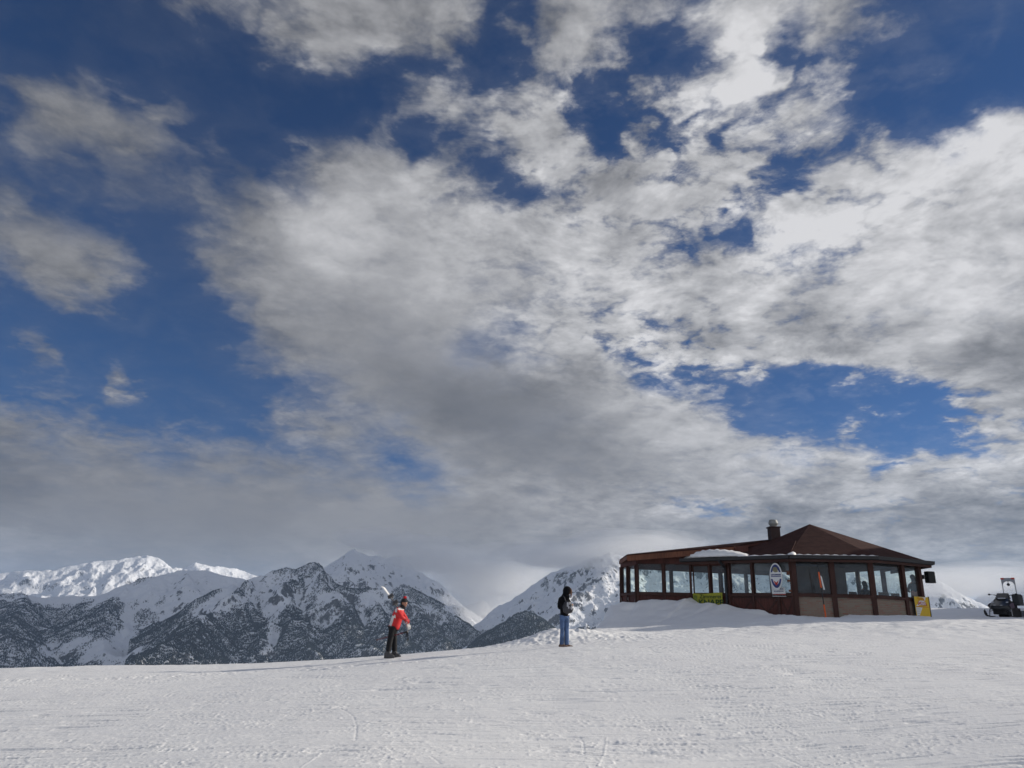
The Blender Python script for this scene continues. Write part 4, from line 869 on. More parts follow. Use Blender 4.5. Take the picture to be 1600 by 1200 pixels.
mk('red_stripe', M_red, pos, pquad((-.25, -.80), (.35, -.80), (.33, -.92), (-.25, -.90), y=-.02))
for k in range(4): mk('text_line', M_grey, pos, pquad((-.8, -.12-k*.2), (-.3-.08*k, -.12-k*.2), (-.34-.08*k, -.15-k*.2), (-.8, -.15-k*.2), y=-.02))
# loudspeaker on the right corner
sc0 = aty(1453, 902, 35.5)
spk = thing('speaker_box', 'black box speaker fixed outside the right corner of the hut', 'speaker', sc0, .15)
mk('cabinet', M_blk, spk, lambda bm: box(bm, (0, 0, 0), (.38, .30, .55)), bevel=.04); mk('bracket', M_dark, spk, lambda bm: (box(bm, (-.27, 0, 0), (.2, .05, .06)), box(bm, (-.36, 0, 0), (.03, .12, .2))))
mk('grille', principled('speaker grille', (.03, .03, .03), .8), spk, lambda bm: box(bm, (0, -.155, 0), (.30, .015, .46)))
# snow pole
pb = aty(1291, 968, 33.1); pt = aty(1277, 880, 33.1)
pol = thing('snow_pole', 'thin orange and black snow marker pole standing before the brick wall', 'pole', pb)
d_ = pt-pb
for nm, f0, f1, mt_, r_ in (('orange_band', -.12, .26, 'o', .034), ('shaft', .26, .56, 'b', .024), ('orange_band', .56, .84, 'o', .034), ('shaft', .84, 1.0, 'b', .018)):
    mk(nm, principled('orange paint', (.72, .12, .025), .5) if mt_ == 'o' else M_blk, pol, lambda bm: tube(bm, [d_*f0, d_*f1], r_, 10))
ta = thing('pole_tag', 'narrow white strip hanging on the orange and black pole', 'tag', pb+d_*.78+Vector((.09, 0, 0)))
ta_ = mk('strip', M_white, ta, lambda bm: loft(bm, [[Vector(q) for q in ((-.04, y, .0), (.02, y, -.05), (.11, y, -.62), (.04, y, -.62))] for y in (0, .015)]))
# ------------------------------------------------------------------ people
def skin_body(name, verts, edges, mat, parent, sub=2, root=0):
    bm = bmesh.new(); lay = bm.verts.layers.skin.verify(); vs = []
    for k, (p, r) in enumerate(verts):
        v = bm.verts.new(p); r = r if isinstance(r, tuple) else (r, r); v[lay].radius = r; v[lay].use_root = (k == root); vs.append(v)
    for a, b in edges: bm.edges.new((vs[a], vs[b]))
    me = bpy.data.meshes.new(name); bm.to_mesh(me); bm.free(); o = bpy.data.objects.new(name, me); COL.objects.link(o)
    sk = o.modifiers.new('skin', 'SKIN'); sk.use_smooth_shade = True; s2 = o.modifiers.new('sub', 'SUBSURF'); s2.levels = sub; s2.render_levels = sub
    dg = bpy.context.evaluated_depsgraph_get(); m2 = bpy.data.meshes.new_from_object(o.evaluated_get(dg)); bpy.data.objects.remove(o); m2.name = name
    return link(name, m2, mat, parent, True)
def fingers(bm, wrist, direc, side_, curl=.6, s=1.):
    """palm and five separate curled digits"""
    d = Vector(direc).normalized(); sd_ = Vector(side_).normalized(); up = d.cross(sd_); w = Vector(wrist)
    loft(bm, [[w+sd_*a*.030*s+up*b*.016*s for a, b in ((-1, -1), (1, -1), (1, 1), (-1, 1))], [w+d*.05*s+sd_*a*.042*s+up*b*.017*s for a, b in ((-1, -1), (1, -1), (1, 1), (-1, 1))], [w+d*.09*s+sd_*a*.042*s+up*b*.013*s for a, b in ((-1, -1), (1, -1), (1, 1), (-1, 1))]])
    for k, (o, L) in enumerate(((-.032, .065), (-.011, .078), (.011, .072), (.032, .055))):
        p = w+d*.085*s+sd_*o*s; pts = [p]; dr_ = d.copy()
        for j in range(3):
            dr_ = (dr_*math.cos(curl)-up*math.sin(curl)).normalized(); p = p+dr_*L*s*(.42, .33, .25)[j]; pts.append(p)
        tube(bm, pts, [.0105*s, .0098*s, .009*s, .006*s], 6)
    t = w+d*.02*s-sd_*.035*s; tube(bm, [t, t-sd_*.028*s+d*.028*s-up*.01*s, t-sd_*.026*s+d*.06*s-up*.028*s], [.013*s, .011*s, .007*s], 6)
M_skin = principled('skin', (.42, .22, .15), .55, var=.06); M_jr = principled('red jacket', (.56, .020, .022), .6, var=.12, vscale=7, bump=.006, bscale=16); M_jw = principled('white jacket panel', (.62, .62, .60), .6, bump=.004, bscale=16); M_bt = principled('black ski trousers', (.010, .010, .012), .9, var=.3, vscale=8, bump=.008, bscale=12)
M_boot = principled('grey ski boots', (.05, .05, .055), .4, var=.4, vscale=12); M_hat = principled('black knit', (.02, .02, .022), .9, bump=.004, bscale=60); M_pom = principled('red pompom', (.60, .02, .03), .9, bump=.01, bscale=60)
M_glove = principled('red gloves', (.42, .03, .035), .6)
def head_mesh(bm, c, look, s=1.):
    """head with brow, nose, chin and ears; look = facing direction"""
    L = Vector(look).normalized(); up = Vector((0, 0, 1)); sd_ = L.cross(up).normalized(); up = sd_.cross(L)
    seg, rg = 20, 16; rows = []
    for i in range(1, rg):
        ph = math.pi*i/rg; row = []
        for j in range(seg):
            th = 2*math.pi*j/seg; a = math.sin(ph)*math.cos(th); b = math.sin(ph)*math.sin(th); z = math.cos(ph)
            x_ = a*.096; y_ = b*.077; z_ = z*.118
            if z < 0: x_ *= 1-.10*(-z); y_ *= 1+.38*z; x_ += .018*(-z)*(a > 0)
            if a > .3:
                x_ += .026*math.exp(-((b/.16)**2))*math.exp(-(((z+.12)/.20)**2))          # nose
                x_ += .008*math.exp(-(((z+.52)/.10)**2))*math.exp(-((b/.35)**2))           # lips
                x_ -= .010*math.exp(-(((abs(b)-.36)/.16)**2))*math.exp(-(((z-.08)/.14)**2)) # eye sockets
                x_ += .010*math.exp(-(((z+.86)/.14)**2))                                     # chin
            row.append(bm.verts.new(Vector(c)+(L*x_+sd_*y_+up*z_)*s))
        rows.append(row)
    t = bm.verts.new(Vector(c)+up*.118*s); bt = bm.verts.new(Vector(c)-up*.118*s+L*.02*s)
    for i in range(len(rows)-1):
        for j in range(seg): bm.faces.new((rows[i][j], rows[i+1][j], rows[i+1][(j+1) % seg], rows[i][(j+1) % seg]))
    for j in range(seg): bm.faces.new((t, rows[0][j], rows[0][(j+1) % seg])); bm.faces.new((bt, rows[-1][(j+1) % seg], rows[-1][j]))
    for s2 in (-1, 1): ball(bm, Vector(c)+(sd_*s2*.078-L*.005)*s, .022*s, (1, .5, 1.4), 8)
    return L, sd_, up
def gnd(x, y): return float(height(np.array([x]), np.array([y]))[0])
# --- the skier in red
rx, ry = aty(610, 1028, 21.7).x, 21.7; gzr = gnd(rx, ry)+.0
red = thing('person', 'person in red and white jacket and bobble hat carrying skis on the shoulder', 'person', (rx, ry, gzr))
RH = (.30, -.02, 1.60)
bodyv = [((.03, 0, .92), .09), ((.09, 0, 1.12), .09), ((.15, 0, 1.32), .095), ((.23, -.01, 1.47), .065), ((.27, -.015, 1.55), .06),
         ((-.02, -.08, .84), .06), ((-.04, -.10, .48), .06), ((-.07, -.12, .10), .045), ((.0, .09, .84), .06), ((.07, .08, .48), .06), ((.10, .07, .10), .045),
         ((.10, -.15, 1.37), .06), ((.25, -.27, 1.20), .045), ((.39, -.20, 1.13), .032), ((.18, .15, 1.37), .06), ((.34, .18, 1.16), .045), ((.44, .06, .98), .032)]
bodye = [(0,1),(1,2),(2,3),(3,4),(0,5),(5,6),(6,7),(0,8),(8,9),(9,10),(2,11),(11,12),(12,13),(2,14),(14,15),(15,16)]
bd = skin_body('body', bodyv, bodye, M_skin, red)
bmh = bmesh.new(); bmh.from_mesh(bd.data); look = Vector((.75, -.62, -.22)); head_mesh(bmh, RH, look); fingers(bmh, (.40, -.20, 1.125), (.8, .25, -.45), (.2, .4, .3), .75); fingers(bmh, (.45, .05, .97), (.4, -.5, -.6), (.5, .3, 0), .8)
bmh.to_mesh(bd.data); bmh.free(); bd.data.polygons.foreach_set('use_smooth', [True]*len(bd.data.polygons))
jk = skin_body('jacket', [((.02, 0, .80), (.185, .20)), ((.05, 0, .95), (.185, .19)), ((.10, 0, 1.14), (.17, .18)), ((.15, 0, 1.32), (.165, .185)), ((.21, 0, 1.43), (.10, .12)), ((.245, 0, 1.49), .075),
      ((.09, -.17, 1.37), .085), ((.26, -.29, 1.20), .07), ((.37, -.22, 1.14), .055), ((.17, .17, 1.37), .085), ((.34, .20, 1.17), .07), ((.43, .08, 1.01), .055)],
      [(0,1),(1,2),(2,3),(3,4),(4,5),(3,6),(6,7),(7,8),(3,9),(9,10),(10,11)], [M_jr, M_jw], red)
ntj = M_jr.node_tree
for p in jk.data.polygons:          # white side panel at the back, white stripes on shoulder and collar
    c = p.center
    back_ = (c.x < -.02+(c.z-.95)*.42-abs(c.y+.08)*.1 and c.z < 1.24 and c.z > .80 and c.y < .12 and c.x > -.17+(c.z-.8)*.1)
    if back_ and not (c.x < -.10 and c.z < .95): p.material_index = 1
    if c.z > 1.40 and c.z < 1.47 and c.x > .14 and c.y < -.02: p.material_index = 1
    if 1.33 < c.z < 1.45 and c.y < -.17 and c.x < .12 and c.x > .05: p.material_index = 1
skin_body('trousers', [((.04, 0, .98), (.14, .15)), ((-.01, -.09, .78), .105), ((-.04, -.11, .48), .085), ((-.07, -.13, .14), .088), ((.02, .09, .78), .105), ((.07, .08, .48), .085), ((.10, .07, .14), .088)], [(0,1),(1,2),(2,3),(0,4),(4,5),(5,6)], M_bt, red)
for bx_, by_, fz in ((-.07, -.13, .05), (.10, .07, .05)):
    def bootf(bm):
        secs = [[Vector((bx_+x, by_+y*w_, z*1.)) for y, z in ((-1, 0), (1, 0), (1, h_), (.6, h_+.02), (-.6, h_+.02), (-1, h_))] for x, w_, h_ in ((-.10, .045, .10), (-.06, .055, .22), (.02, .058, .24), (.08, .055, .13), (.16, .052, .09), (.205, .035, .06))]
        loft(bm, secs)
    mk('ski_boot', M_boot, red, bootf, bevel=.008)
def hatf(bm):
    L = look.normalized(); c = Vector(RH)+Vector((-.012, .01, .030)); vs = ball(bm, c, .118, (1.02, .98, .98), 16)
    bmesh.ops.delete(bm, geom=[v for v in vs if v.co.z < c.z-.012 and (v.co-c).dot(L) > .02], context='VERTS')
hb = mk('hat', M_hat, red, hatf, smooth=True); mk('pompom', M_pom, hb, lambda bm: ball(bm, Vector(RH)+Vector((0, 0, .175)), .048, (1.1, 1, .85)), smooth=True)
mk('scarf', M_hat, red, lambda bm: tube(bm, [Vector((.25, -.01, 1.46)), Vector((.265, -.015, 1.50)), Vector((.28, -.02, 1.54))], [.085, .09, .075], 14), smooth=True)
mk('eye', M_blk, red, lambda bm: [ball(bm, Vector(RH)+look.normalized()*.083+look.cross(Vector((0, 0, 1))).normalized()*s2*.03+Vector((0, 0, .018)), .010, seg=8) for s2 in (-1, 1)])
mk('glove', [M_glove, M_jw], red, lambda bm: (fingers(bm, (.385, -.205, 1.135), (.8, .25, -.45), (.2, .4, .3), .75, 1.35), tube(bm, [(.34, -.225, 1.15), (.41, -.19, 1.12)], [.052, .048], 8)))
mk('glove', M_jw, red, lambda bm: (fingers(bm, (.445, .06, .985), (.4, -.5, -.6), (.5, .3, 0), .8, 1.3), tube(bm, [(.425, .09, 1.02), (.455, .04, .97)], [.05, .046], 8)))
mk('cuff', M_jw, red, lambda bm: tube(bm, [(.40, -.19, 1.07), (.42, -.17, 1.03)], [.05, .045], 8))
red.scale = (.94, .94, .94)
# skis over the shoulder (carried: things of their own)
P0 = aty(597, 914.5, 22.25)-Vector((rx, ry, gzr)); P1 = aty(634.5, 968, 21.95)-Vector((rx, ry, gzr)); sk_d = (P1-P0)
M_skiw = principled('white ski topsheet', (.85, .84, .82), .35, var=.1); M_skid = principled('dark ski topsheet', (.10, .10, .11), .35, var=.3); M_bind = principled('binding', (.06, .06, .065), .4)
for q, off in enumerate((Vector((0, .012, 0)), Vector((.018, -.012, -.012)))):
    sk = thing('ski', ('white tipped ski lying uppermost on the shoulder of the person in red', 'dark ski lying lower on the shoulder of the person in red')[q], 'ski', Vector((rx, ry, gzr))+off, group='pair of skis on the shoulder')
    dn = sk_d.normalized(); sdv = dn.cross(Vector((.75, -.55, .35))).normalized(); nr_ = dn.cross(sdv).normalized(); Ls = sk_d.length
    def plank(bm, t0, t1, prof=None):
        secs = []
        for t in np.linspace(t0, t1, 10):
            w_ = .030+.012*abs(2*t-1)**2; w_ = w_*min(1, (t+.012)/.03) if t < .03 else w_; bend = .05*max(0, (.10-t)/.10)**2
            c = P0+sk_d*t+nr_*bend; secs.append([c+sdv*a*w_+nr_*b*.009 for a, b in ((-1, -1), (1, -1), (1, 1), (-1, 1))])
        loft(bm, secs)
    mk('ski_tip', M_skiw, sk, lambda bm: plank(bm, 0, .30)); mk('ski_body', M_skid, sk, lambda bm: plank(bm, .301, 1.0))
    mk('tip_edge', M_red, sk, lambda bm: tube(bm, [P0+nr_*.055, P0+sk_d*.045+nr_*.02], .012, 6))
    for tb in (.33, .52): mk('binding', M_bind, sk, lambda bm: (box(bm, P0+sk_d*tb+nr_*(.035 if q == 0 else -.03)+Vector((.02, 0, .02)), (.10, .07, .10), Matrix.Rotation(.95, 3, 'Y')), tube(bm, [P0+sk_d*(tb-.03)+sdv*.05, P0+sk_d*(tb+.03)+sdv*.05+nr_*.05*(1-2*q)], .016, 6), ball(bm, P0+sk_d*(tb+.02)+sdv*.055*(1-2*q), .03, (1.4, .8, 1), 8)))
Q0 = aty(588, 999.5, 22.0)-Vector((rx, ry, gzr)); Q1 = aty(637, 986.5, 21.4)-Vector((rx, ry, gzr)); qd = Q1-Q0
for q in range(2):
    sp_ = thing('ski_pole', ('red and black ski pole held level behind the hip, the upper one', 'red and black ski pole held level behind the hip, the lower one')[q], 'ski pole', Vector((rx, ry+.02*q, gzr-.02*q)), group='pair of ski poles held at the hip')
    mk('shaft', principled('dark red shaft', (.16, .02, .03), .4), sp_, lambda bm: tube(bm, [Q0, Q1], [.006, .009], 6)); mk('grip', M_blk, sp_, lambda bm: tube(bm, [Q1-qd*.13, Q1-qd*.1, Q1], [.016, .019, .024], 8))
    mk('strap', M_blk, sp_, lambda bm: tube(bm, [Q1+Vector((0, 0, -.01)), Q1+Vector((-.05+.03*q, 0, -.12)), Q1+Vector((-.02+.05*q, 0, -.24)), Q1+Vector((.03, 0, -.18)), Q1+Vector((0, 0, -.02))], .011, 5))
    mk('basket', M_blk, sp_, lambda bm: ball(bm, Q0+qd*.04, .03, (.3, 1, 1), 8))
# --- the person in jeans, seen from behind
jx, jy = aty(881.5, 1010, 21.6).x, 21.6; gj = gnd(jx, jy)
jn = thing('person', 'person in black hooded jacket and blue jeans standing with back turned', 'person', (jx, jy, gj))
M_jean = principled('blue denim', (.072, .125, .25), .8, var=.28, vscale=6, bump=.005, bscale=30); M_bj = principled('black jacket', (.008, .008, .010), 1., spec=.1, var=.4, vscale=5, bump=.008, bscale=18); M_shoe = principled('brown shoes', (.16, .10, .075), .7)
M_hair = principled('brown hair', (.13, .06, .03), .6, var=.4, vscale=30, bump=.004, bscale=60); M_bag = principled('grey bag', (.035, .035, .042), .5, var=.3, bump=.006, bscale=14)
JH = (.08, .02, 1.56); look2 = Vector((.80, .35, -.45))
bd2 = skin_body('body', [((0, 0, .92), .085), ((-.01, 0, 1.12), .085), ((-.01, 0, 1.30), .09), ((.03, .01, 1.43), .055), ((.055, .015, 1.50), .052), ((-.06, -.03, .84), .06), ((-.06, -.03, .46), .055), ((-.075, -.03, .08), .042), ((.075, .03, .84), .06), ((.07, .02, .46), .055), ((.07, 0, .08), .042),
   ((-.12, -.05, 1.32), .055), ((-.10, .16, 1.08), .042), ((.10, .24, 1.14), .03), ((.11, .02, 1.32), .055), ((.16, -.02, 1.08), .042), ((.22, .16, 1.16), .03)],
   [(0,1),(1,2),(2,3),(3,4),(0,5),(5,6),(6,7),(0,8),(8,9),(9,10),(2,11),(11,12),(12,13),(2,14),(14,15),(15,16)], M_skin, jn)
bmh = bmesh.new(); bmh.from_mesh(bd2.data); head_mesh(bmh, JH, look2); fingers(bmh, (.10, .24, 1.14), (.9, .3, .2), (0, .3, 1), .7); fingers(bmh, (.22, .16, 1.16), (.5, .8, .2), (0, .3, 1), .7)
bmh.to_mesh(bd2.data); bmh.free(); bd2.data.polygons.foreach_set('use_smooth', [True]*len(bd2.data.polygons))
skin_body('jacket', [((0, 0, .80), (.165, .14)), ((-.01, 0, .98), (.16, .13)), ((-.02, 0, 1.15), (.16, .13)), ((-.02, 0, 1.30), (.165, .13)), ((.015, .0, 1.42), (.10, .09)), ((.045, .01, 1.48), .07),
   ((-.14, -.04, 1.31), .075), ((-.15, .16, 1.08), .062), ((.06, .25, 1.13), .05), ((.12, .0, 1.31), .078), ((.185, -.02, 1.10), .068), ((.22, .13, 1.17), .055)],
   [(0,1),(1,2),(2,3),(3,4),(4,5),(3,6),(6,7),(7,8),(3,9),(9,10),(10,11)], M_bj, jn)
skin_body('jeans', [((0, 0, .96), (.13, .11)), ((-.065, -.02, .76), .09), ((-.062, -.03, .46), .066), ((-.072, -.03, .11), .072), ((-.075, -.035, .035), .070), ((.07, .02, .76), .09), ((.072, .02, .46), .07), ((.072, 0, .11), .078), ((.074, -.005, .035), .076)], [(0,1),(1,2),(2,3),(3,4),(0,5),(5,6),(6,7),(7,8)], M_jean, jn)
def hoodf(bm):
    L = look2.normalized(); c = Vector(JH)+Vector((-.01, -.005, .012)); vs = ball(bm, c, .128, (1., .95, 1.12), 18)
    for v in bm.verts:
        if v.co.z < c.z-.05: v.co.x -= .02; v.co.z -= .02
    bmesh.ops.delete(bm, geom=[v for v in vs if (v.co-c).dot(L) > .075], context='VERTS')
    tube(bm, [(.03, 0, 1.40), (.045, .0, 1.47)], [.13, .11], 12)
hd = mk('hood', M_bj, jn, hoodf, smooth=True); hd.modifiers.new('t', 'SOLIDIFY').thickness = .012
mk('hair', M_hair, jn, lambda bm: (ball(bm, Vector(JH)+Vector((.0, 0, .01)), .112, (1, .9, 1.08), 16), tube(bm, [Vector(JH)+Vector((.085, -.055, .09)), Vector(JH)+Vector((.11, -.06, .02)), Vector(JH)+Vector((.11, -.055, -.08)), Vector(JH)+Vector((.10, -.05, -.19))], [.02, .028, .026, .014], 8)), smooth=True)
for sx2, sy2, an in ((-.07, -.04, -.35), (.08, -.01, -.15)):
    def shf(bm):
        M3 = Matrix.Rotation(an, 3, 'Z'); secs = []
        for x, w_, h_ in ((-.09, .03, .05), (-.06, .042, .085), (.02, .045, .09), (.09, .047, .06), (.15, .043, .048), (.185, .02, .03)):
            secs.append([M3@Vector((x, y*w_, z))+Vector((sx2, sy2, -.005)) for y, z in ((-1, 0), (1, 0), (1, h_*.7), (.5, h_), (-.5, h_), (-1, h_*.7))])
        loft(bm, secs)
    mk('shoe', M_shoe, jn, shf, bevel=.006)
jn.scale = (.975, .975, .975)
bag = thing('shoulder_bag', 'dark grey shoulder bag with shiny trim on the back of the person in jeans', 'bag', (jx+.08, jy-.17, gj+1.06))
mk('bag_body', M_bag, bag, lambda bm: loft(bm, [[Vector((x*w_, y, z*h_-.0)) for x, z in ((-.15, .02), (-.13, -.12), (-.02, -.17), (.12, -.13), (.16, -.02), (.10, .14), (-.03, .20), (-.11, .14))] for y, w_, h_ in ((.05, .9, .9), (.02, 1, 1), (-.05, 1, 1), (-.075, .8, .8))]), bevel=.008, smooth=True)
mk('trim', principled('shiny grey trim', (.42, .42, .45), .3, .5), bag, lambda bm: (box(bm, (-.01, -.075, .09), (.05, .02, .12)), box(bm, (.02, -.075, .01), (.035, .02, .06)), ball(bm, (.10, -.07, .0), .035, (1, .5, 1.5), 8), ball(bm, (.045, -.078, .12), .018, (1, .5, 2), 8)))
mk('strap', M_bag, bag, lambda bm: tube(bm, [(-.06, -.05, .16), (-.10, .0, .28), (-.12, .08, .33), (-.08, .18, .30)], .014, 6))
# --- person seated inside and person leaning at the right-hand window
def inside(lb, px, yy, hz, col, coat, s=1., hairlong=True, yawl=(0, 1, 0)):
    b = onfloor(px, yy); t = thing('person', lb, 'person', b)
    body = skin_body('body', [((0, 0, hz-.72), .12), ((0, 0, hz-.5), .12), ((0, 0, hz-.32), .13), ((0, 0, hz-.18), .055), ((0, 0, hz-.12), .05), ((-.18, 0, hz-.34), .055), ((-.22, .12, hz-.62), .042), ((-.05, .30, hz-.66), .03), ((.18, 0, hz-.34), .055), ((.22, .12, hz-.62), .042), ((.05, .30, hz-.66), .03),
        ((-.1, 0, hz-.80), .09), ((-.12, .40 if hz < 1.4 else 0, hz-.84 if hz < 1.4 else .45), .06), ((-.12, .42 if hz < 1.4 else 0, .08), .045), ((.1, 0, hz-.80), .09), ((.12, .40 if hz < 1.4 else 0, hz-.84 if hz < 1.4 else .45), .06), ((.12, .42 if hz < 1.4 else 0, .08), .045)],
        [(0,1),(1,2),(2,3),(3,4),(2,5),(5,6),(6,7),(2,8),(8,9),(9,10),(0,11),(11,12),(12,13),(0,14),(14,15),(15,16)], M_skin, t)
    bmh = bmesh.new(); bmh.from_mesh(body.data); head_mesh(bmh, (0, 0, hz), yawl); fingers(bmh, (-.05, .30, hz-.66), (.3, .9, 0), (1, 0, 0), .5); fingers(bmh, (.05, .30, hz-.66), (-.3, .9, 0), (1, 0, 0), .5); bmh.to_mesh(body.data); bmh.free()
    skin_body('sweater', [((0, 0, hz-.76), (.17, .13)), ((0, 0, hz-.52), (.175, .13)), ((0, 0, hz-.34), (.18, .12)), ((0, 0, hz-.22), .09), ((-.19, 0, hz-.36), .075), ((-.23, .12, hz-.62), .06), ((-.07, .28, hz-.66), .045), ((.19, 0, hz-.36), .075), ((.23, .12, hz-.62), .06), ((.07, .28, hz-.66), .045)],
        [(0,1),(1,2),(2,3),(2,4),(4,5),(5,6),(2,7),(7,8),(8,9)], coat, t)
    mk('hair', col, t, lambda bm: (ball(bm, (0, -.01, hz+.02), .118, (1, 1, 1.08), 14), tube(bm, [(0, -.05, hz), (0, -.075, hz-.12), (0, -.07, hz-.30 if hairlong else hz-.14)], [.10, .11, .08], 10)), smooth=True)
    return t
M_dsw = principled('dark sweater', (.02, .02, .024), .9); M_gsw = principled('grey sweater', (.075, .08, .085), .9); M_dh = principled('dark hair', (.012, .01, .01), .7)
sr = inside('dark silhouette of a person seated behind the middle window of the hut', 1352.5, 35.3, 1.62, M_dh, M_dsw)
lr = inside('person with dark hair and grey sweater leaning inside the rightmost window above the yellow poster', 1429.5, 35.25, 2.0, M_dh, M_gsw, yawl=(-.3, 1, 0))
# ------------------------------------------------------------------ snowmobile
sb = aty(1572, 965, 35.2); gs = gnd(sb.x, sb.y)
sm = thing('snowmobile', 'black snowmobile with tall rear light frame parked right of the hut', 'snowmobile', (sb.x, sb.y, gs), R_(-140))
M_sb = principled('black snowmobile body', (.020, .021, .024), .3, var=.3, spec=.5); M_rub = principled('black rubber', (.014, .014, .015), .8); M_al = principled('aluminium tube', (.35, .36, .38), .4, .8)
# local: +x forward (towards the viewer's left), y sideways
def hood(bm):
    secs = []
    for x, w_, zb2, zt2, tw in ((-.25, .34, .30, .92, .5), (0, .43, .28, .98, .55), (.25, .48, .26, .90, .6), (.5, .50, .26, .76, .6), (.75, .46, .28, .64, .62), (.95, .36, .32, .54, .62), (1.08, .20, .36, .46, .6)):
        secs.append([Vector((x, a*w_, z)) for a, z in ((-tw, zb2), (tw, zb2), (1, (zb2+zt2)/2-.05), (.93, (zb2+zt2)/2+.08), (tw, zt2), (-tw, zt2), (-.93, (zb2+zt2)/2+.08), (-1, (zb2+zt2)/2-.05))])
    loft(bm, secs)
mk('hood', M_sb, sm, hood, bevel=.015, smooth=True)
mk('side_panel', principled('dull purple panel', (.10, .07, .10), .4), sm, lambda bm: [loft(bm, [[Vector((x, s2*(.47+.02*k), z)) for x, z in ((.1, .45), (.65, .42), (.85, .55), (.5, .66), (.15, .70))] for k in (0, 1)]) for s2 in (-1, 1)])
mk('belly', M_rub, sm, lambda bm: loft(bm, [[Vector((x, a*w_, z)) for a, z in ((-1, .12), (1, .12), (1, .34), (-1, .34))] for x, w_ in ((-.2, .3), (.5, .36), (.95, .25))]), bevel=.02)
mk('seat', M_rub, sm, lambda bm: loft(bm, [[Vector((x, a*.17, z)) for a, z in ((-1, .50), (1, .50), (1.05, zt2-.05), (.8, zt2), (-.8, zt2), (-1.05, zt2-.05))] for x, zt2 in ((-.2, .82), (-.6, .78), (-1.2, .82), (-1.5, .84))]), bevel=.02)
mk('tunnel', M_sb, sm, lambda bm: box(bm, (-.95, 0, .42), (1.7, .42, .16)), bevel=.02)
def trk(bm):
    n = 40; o_ = []
    for k in range(n):
        t = k/n*2*math.pi; x = -.75+1.05*max(-1, min(1, 1.35*math.cos(t))); z = .19+.19*max(-1, min(1, 1.2*math.sin(t))); o_.append((x, z))
    loft(bm, [[Vector((x, -.22, z)) for x, z in o_], [Vector((x, .22, z)) for x, z in o_]])
    for k in range(n): box(bm, (o_[k][0], 0, o_[k][1]), (.03, .42, .03))
mk('track', M_rub, sm, trk)
ws = mk('windshield', principled('smoked windshield', (.04, .045, .05), .12, var=.05, spec=.8), sm, lambda bm: loft(bm, [[Vector((.12+dx, a*.30, .92)) for a in (-1, -.5, .5, 1)]+[Vector((-.10+dx, a*.25, 1.20-.05*abs(a))) for a in (1, .5, -.5, -1)] for dx in (0, .02)]), bevel=.004)
mk('instrument_cowl', M_sb, sm, lambda bm: loft(bm, [[Vector((x, a*w_, z)) for a, z in ((-1, .9), (1, .9), (.8, zt2), (-.8, zt2))] for x, w_, zt2 in ((-.28, .26, 1.06), (-.12, .32, 1.18), (.1, .30, 1.05), (.3, .22, .93))]), bevel=.02)
mk('decal', principled('pale decal', (.45, .47, .5), .4), sm, lambda bm: (box(bm, (.36, .05, .905), (.10, .34, .01), Matrix.Rotation(.55, 3, 'Y')), box(bm, (.62, -.30, .70), (.12, .12, .012), Matrix.Rotation(.5, 3, 'Y')), box(bm, (.62, .34, .70), (.12, .10, .012), Matrix.Rotation(.5, 3, 'Y'))))
hbp = mk('handlebar', M_rub, sm, lambda bm: (tube(bm, [(-.2, -.44, 1.10), (-.12, -.2, 1.06), (-.12, .2, 1.06), (-.2, .44, 1.10)], .02, 8), ball(bm, (-.08, -.60, 1.12), .05, (.6, 1.2, .9)), tube(bm, [(-.12, -.4, 1.1), (-.08, -.60, 1.12)], .012, 6), ball(bm, (-.08, .60, 1.12), .05, (.6, 1.2, .9)), tube(bm, [(-.12, .4, 1.1), (-.08, .60, 1.12)], .012, 6)))
mk('headlight', principled('lamp glass', (.55, .58, .6), .1), sm, lambda bm: [ball(bm, (.93, s2*.15, .52), .07, (.5, 1.3, .6)) for s2 in (-1, 1)])
for s2 in (-1, 1):
    def skif(bm):
        secs = [[Vector((x, s2*.50+a*w_, z+b*.014)) for a, b in ((-1, -1), (1, -1), (1, 1), (-1, 1))] for x, z, w_ in ((.05, .03, .05), (.3, .02, .06), (.9, .02, .06), (1.15, .05, .06), (1.32, .14, .05), (1.40, .26, .03))]
        loft(bm, secs); tube(bm, [(1.40, s2*.50, .26), (1.30, s2*.50, .33), (1.05, s2*.50, .12)], .014, 6)
    k_ = mk('ski', M_rub, sm, skif); mk('suspension', M_al, sm, lambda bm: (tube(bm, [(.72, s2*.50, .04), (.66, s2*.47, .34)], .025, 6), tube(bm, [(.66, s2*.47, .26), (.6, s2*.22, .34)], .02, 6), tube(bm, [(.66, s2*.47, .34), (.4, s2*.22, .58)], .022, 6)))
def rackf(bm):
    x = -1.35
    for s2 in (-1, 1): tube(bm, [(x+.05, s2*.30, .6), (x, s2*.29, 1.3), (x, s2*.285, 1.72)], .022, 8)
    tube(bm, [(x, -.28, 1.68), (x, -.22, 1.80), (x, -.1, 1.86), (x, .1, 1.86), (x, .22, 1.80), (x, .28, 1.68)], .018, 6)
    loft(bm, [[Vector((x+dx, a, z)) for a, z in ((-.31, 1.66), (-.27, 1.76), (-.18, 1.85), (0, 1.88), (.18, 1.85), (.27, 1.76), (.31, 1.66), (.31, 2.02), (-.31, 2.02))] for dx in (-.02, .02)])
rk = mk('light_frame', M_al, sm, rackf)
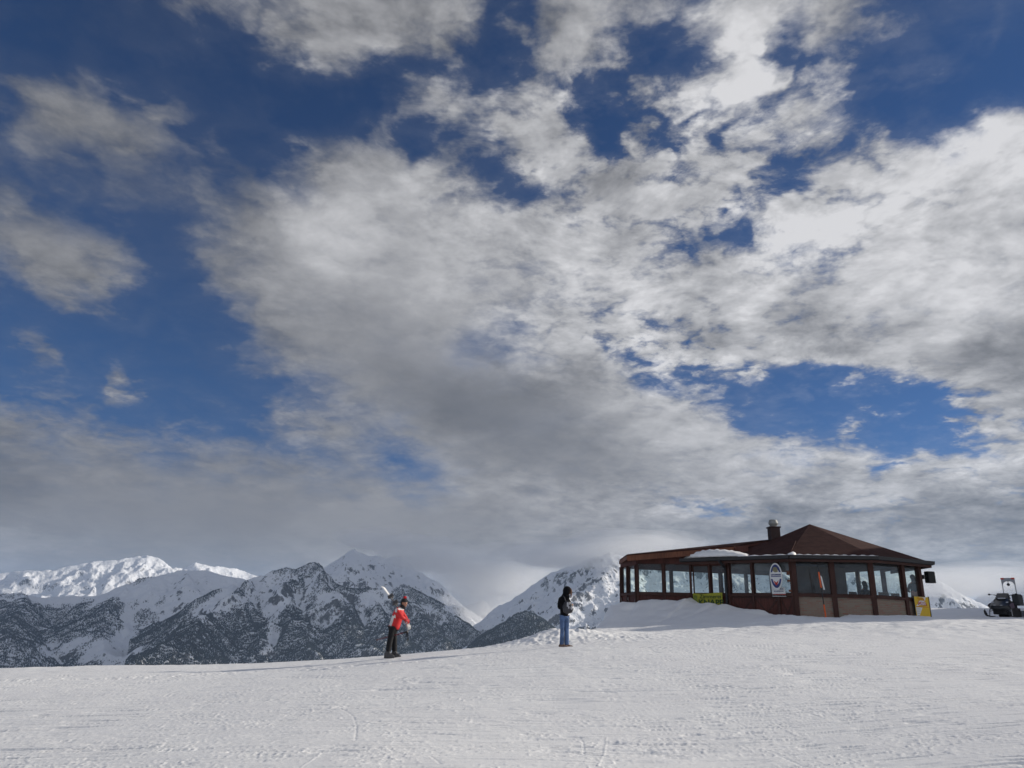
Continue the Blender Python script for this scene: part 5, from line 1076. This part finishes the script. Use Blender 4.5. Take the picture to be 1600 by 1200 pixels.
for s2 in (-1, 1): mk('rear_lamp', principled('red lamp', (.55, .06, .04), .3), rk, lambda bm: box(bm, (-1.33, s2*.24, 1.985), (.10, .15, .08)), bevel=.01)
mk('horn', M_blk, rk, lambda bm: (ball(bm, (-1.30, 0, 1.68), .075), tube(bm, [(-1.33, 0, 1.86), (-1.32, 0, 1.74)], .014, 6)))
mk('storage_box', principled('dark grey box', (.045, .05, .055), .5), sm, lambda bm: (box(bm, (-1.15, .34, .88), (.62, .34, .52)), box(bm, (-1.15, .34, 1.15), (.50, .28, .06))), bevel=.03)
sm.scale = (.93, .93, .93)
# trailer sled hitched behind
sp2 = aty(1603, 962, 36.6); sld = thing('sled', 'low grey cargo sled standing behind the snowmobile at the picture edge', 'sled', (sp2.x+.25, sp2.y, gnd(sp2.x, sp2.y)), R_(-80))
mk('tub', principled('grey tub', (.20, .21, .23), .5), sld, lambda bm: loft(bm, [[Vector((x, a*w_, z)) for a, z in ((-.85, .10), (.85, .10), (1, .34), (.92, .34), (-.92, .34), (-1, .34))] for x, w_ in ((-.9, .42), (.6, .42), (.9, .30))]), bevel=.01)
for s2 in (-1, 1): mk('runner', M_rub, sld, lambda bm: tube(bm, [(-.9, s2*.3, .04), (.7, s2*.3, .04), (1.0, s2*.3, .2)], .03, 6))
# ------------------------------------------------------------------ building added out of frame on the right to shade snow by the snowmobile
lst = thing('shade_building', 'tall brown wooden building added outside the right edge of the picture to shade the snow', 'building', (46.8, 51.6, 2.8), R_(-39))
mk('wall', M_wood, lst, lambda bm: box(bm, (0, 0, 3.6), (7, 40, 9.0)))
mk('roof', M_roof, lst, lambda bm: loft(bm, [[Vector((x, y, z)) for x, z in ((-3.9, 7.9), (0, 10.6), (3.9, 7.9), (3.9, 7.75), (0, 10.4), (-3.9, 7.75))] for y in (-20.4, 20.4)]))
mk('door', M_post, lst, lambda bm: box(bm, (-3.53, 0, 1.1), (.1, 1.2, 2.2)))
for yw in (-12, -6, 6, 12): mk('window', M_glass, lst, lambda bm: box(bm, (-3.53, yw, 1.9), (.06, 1.6, 1.1)))
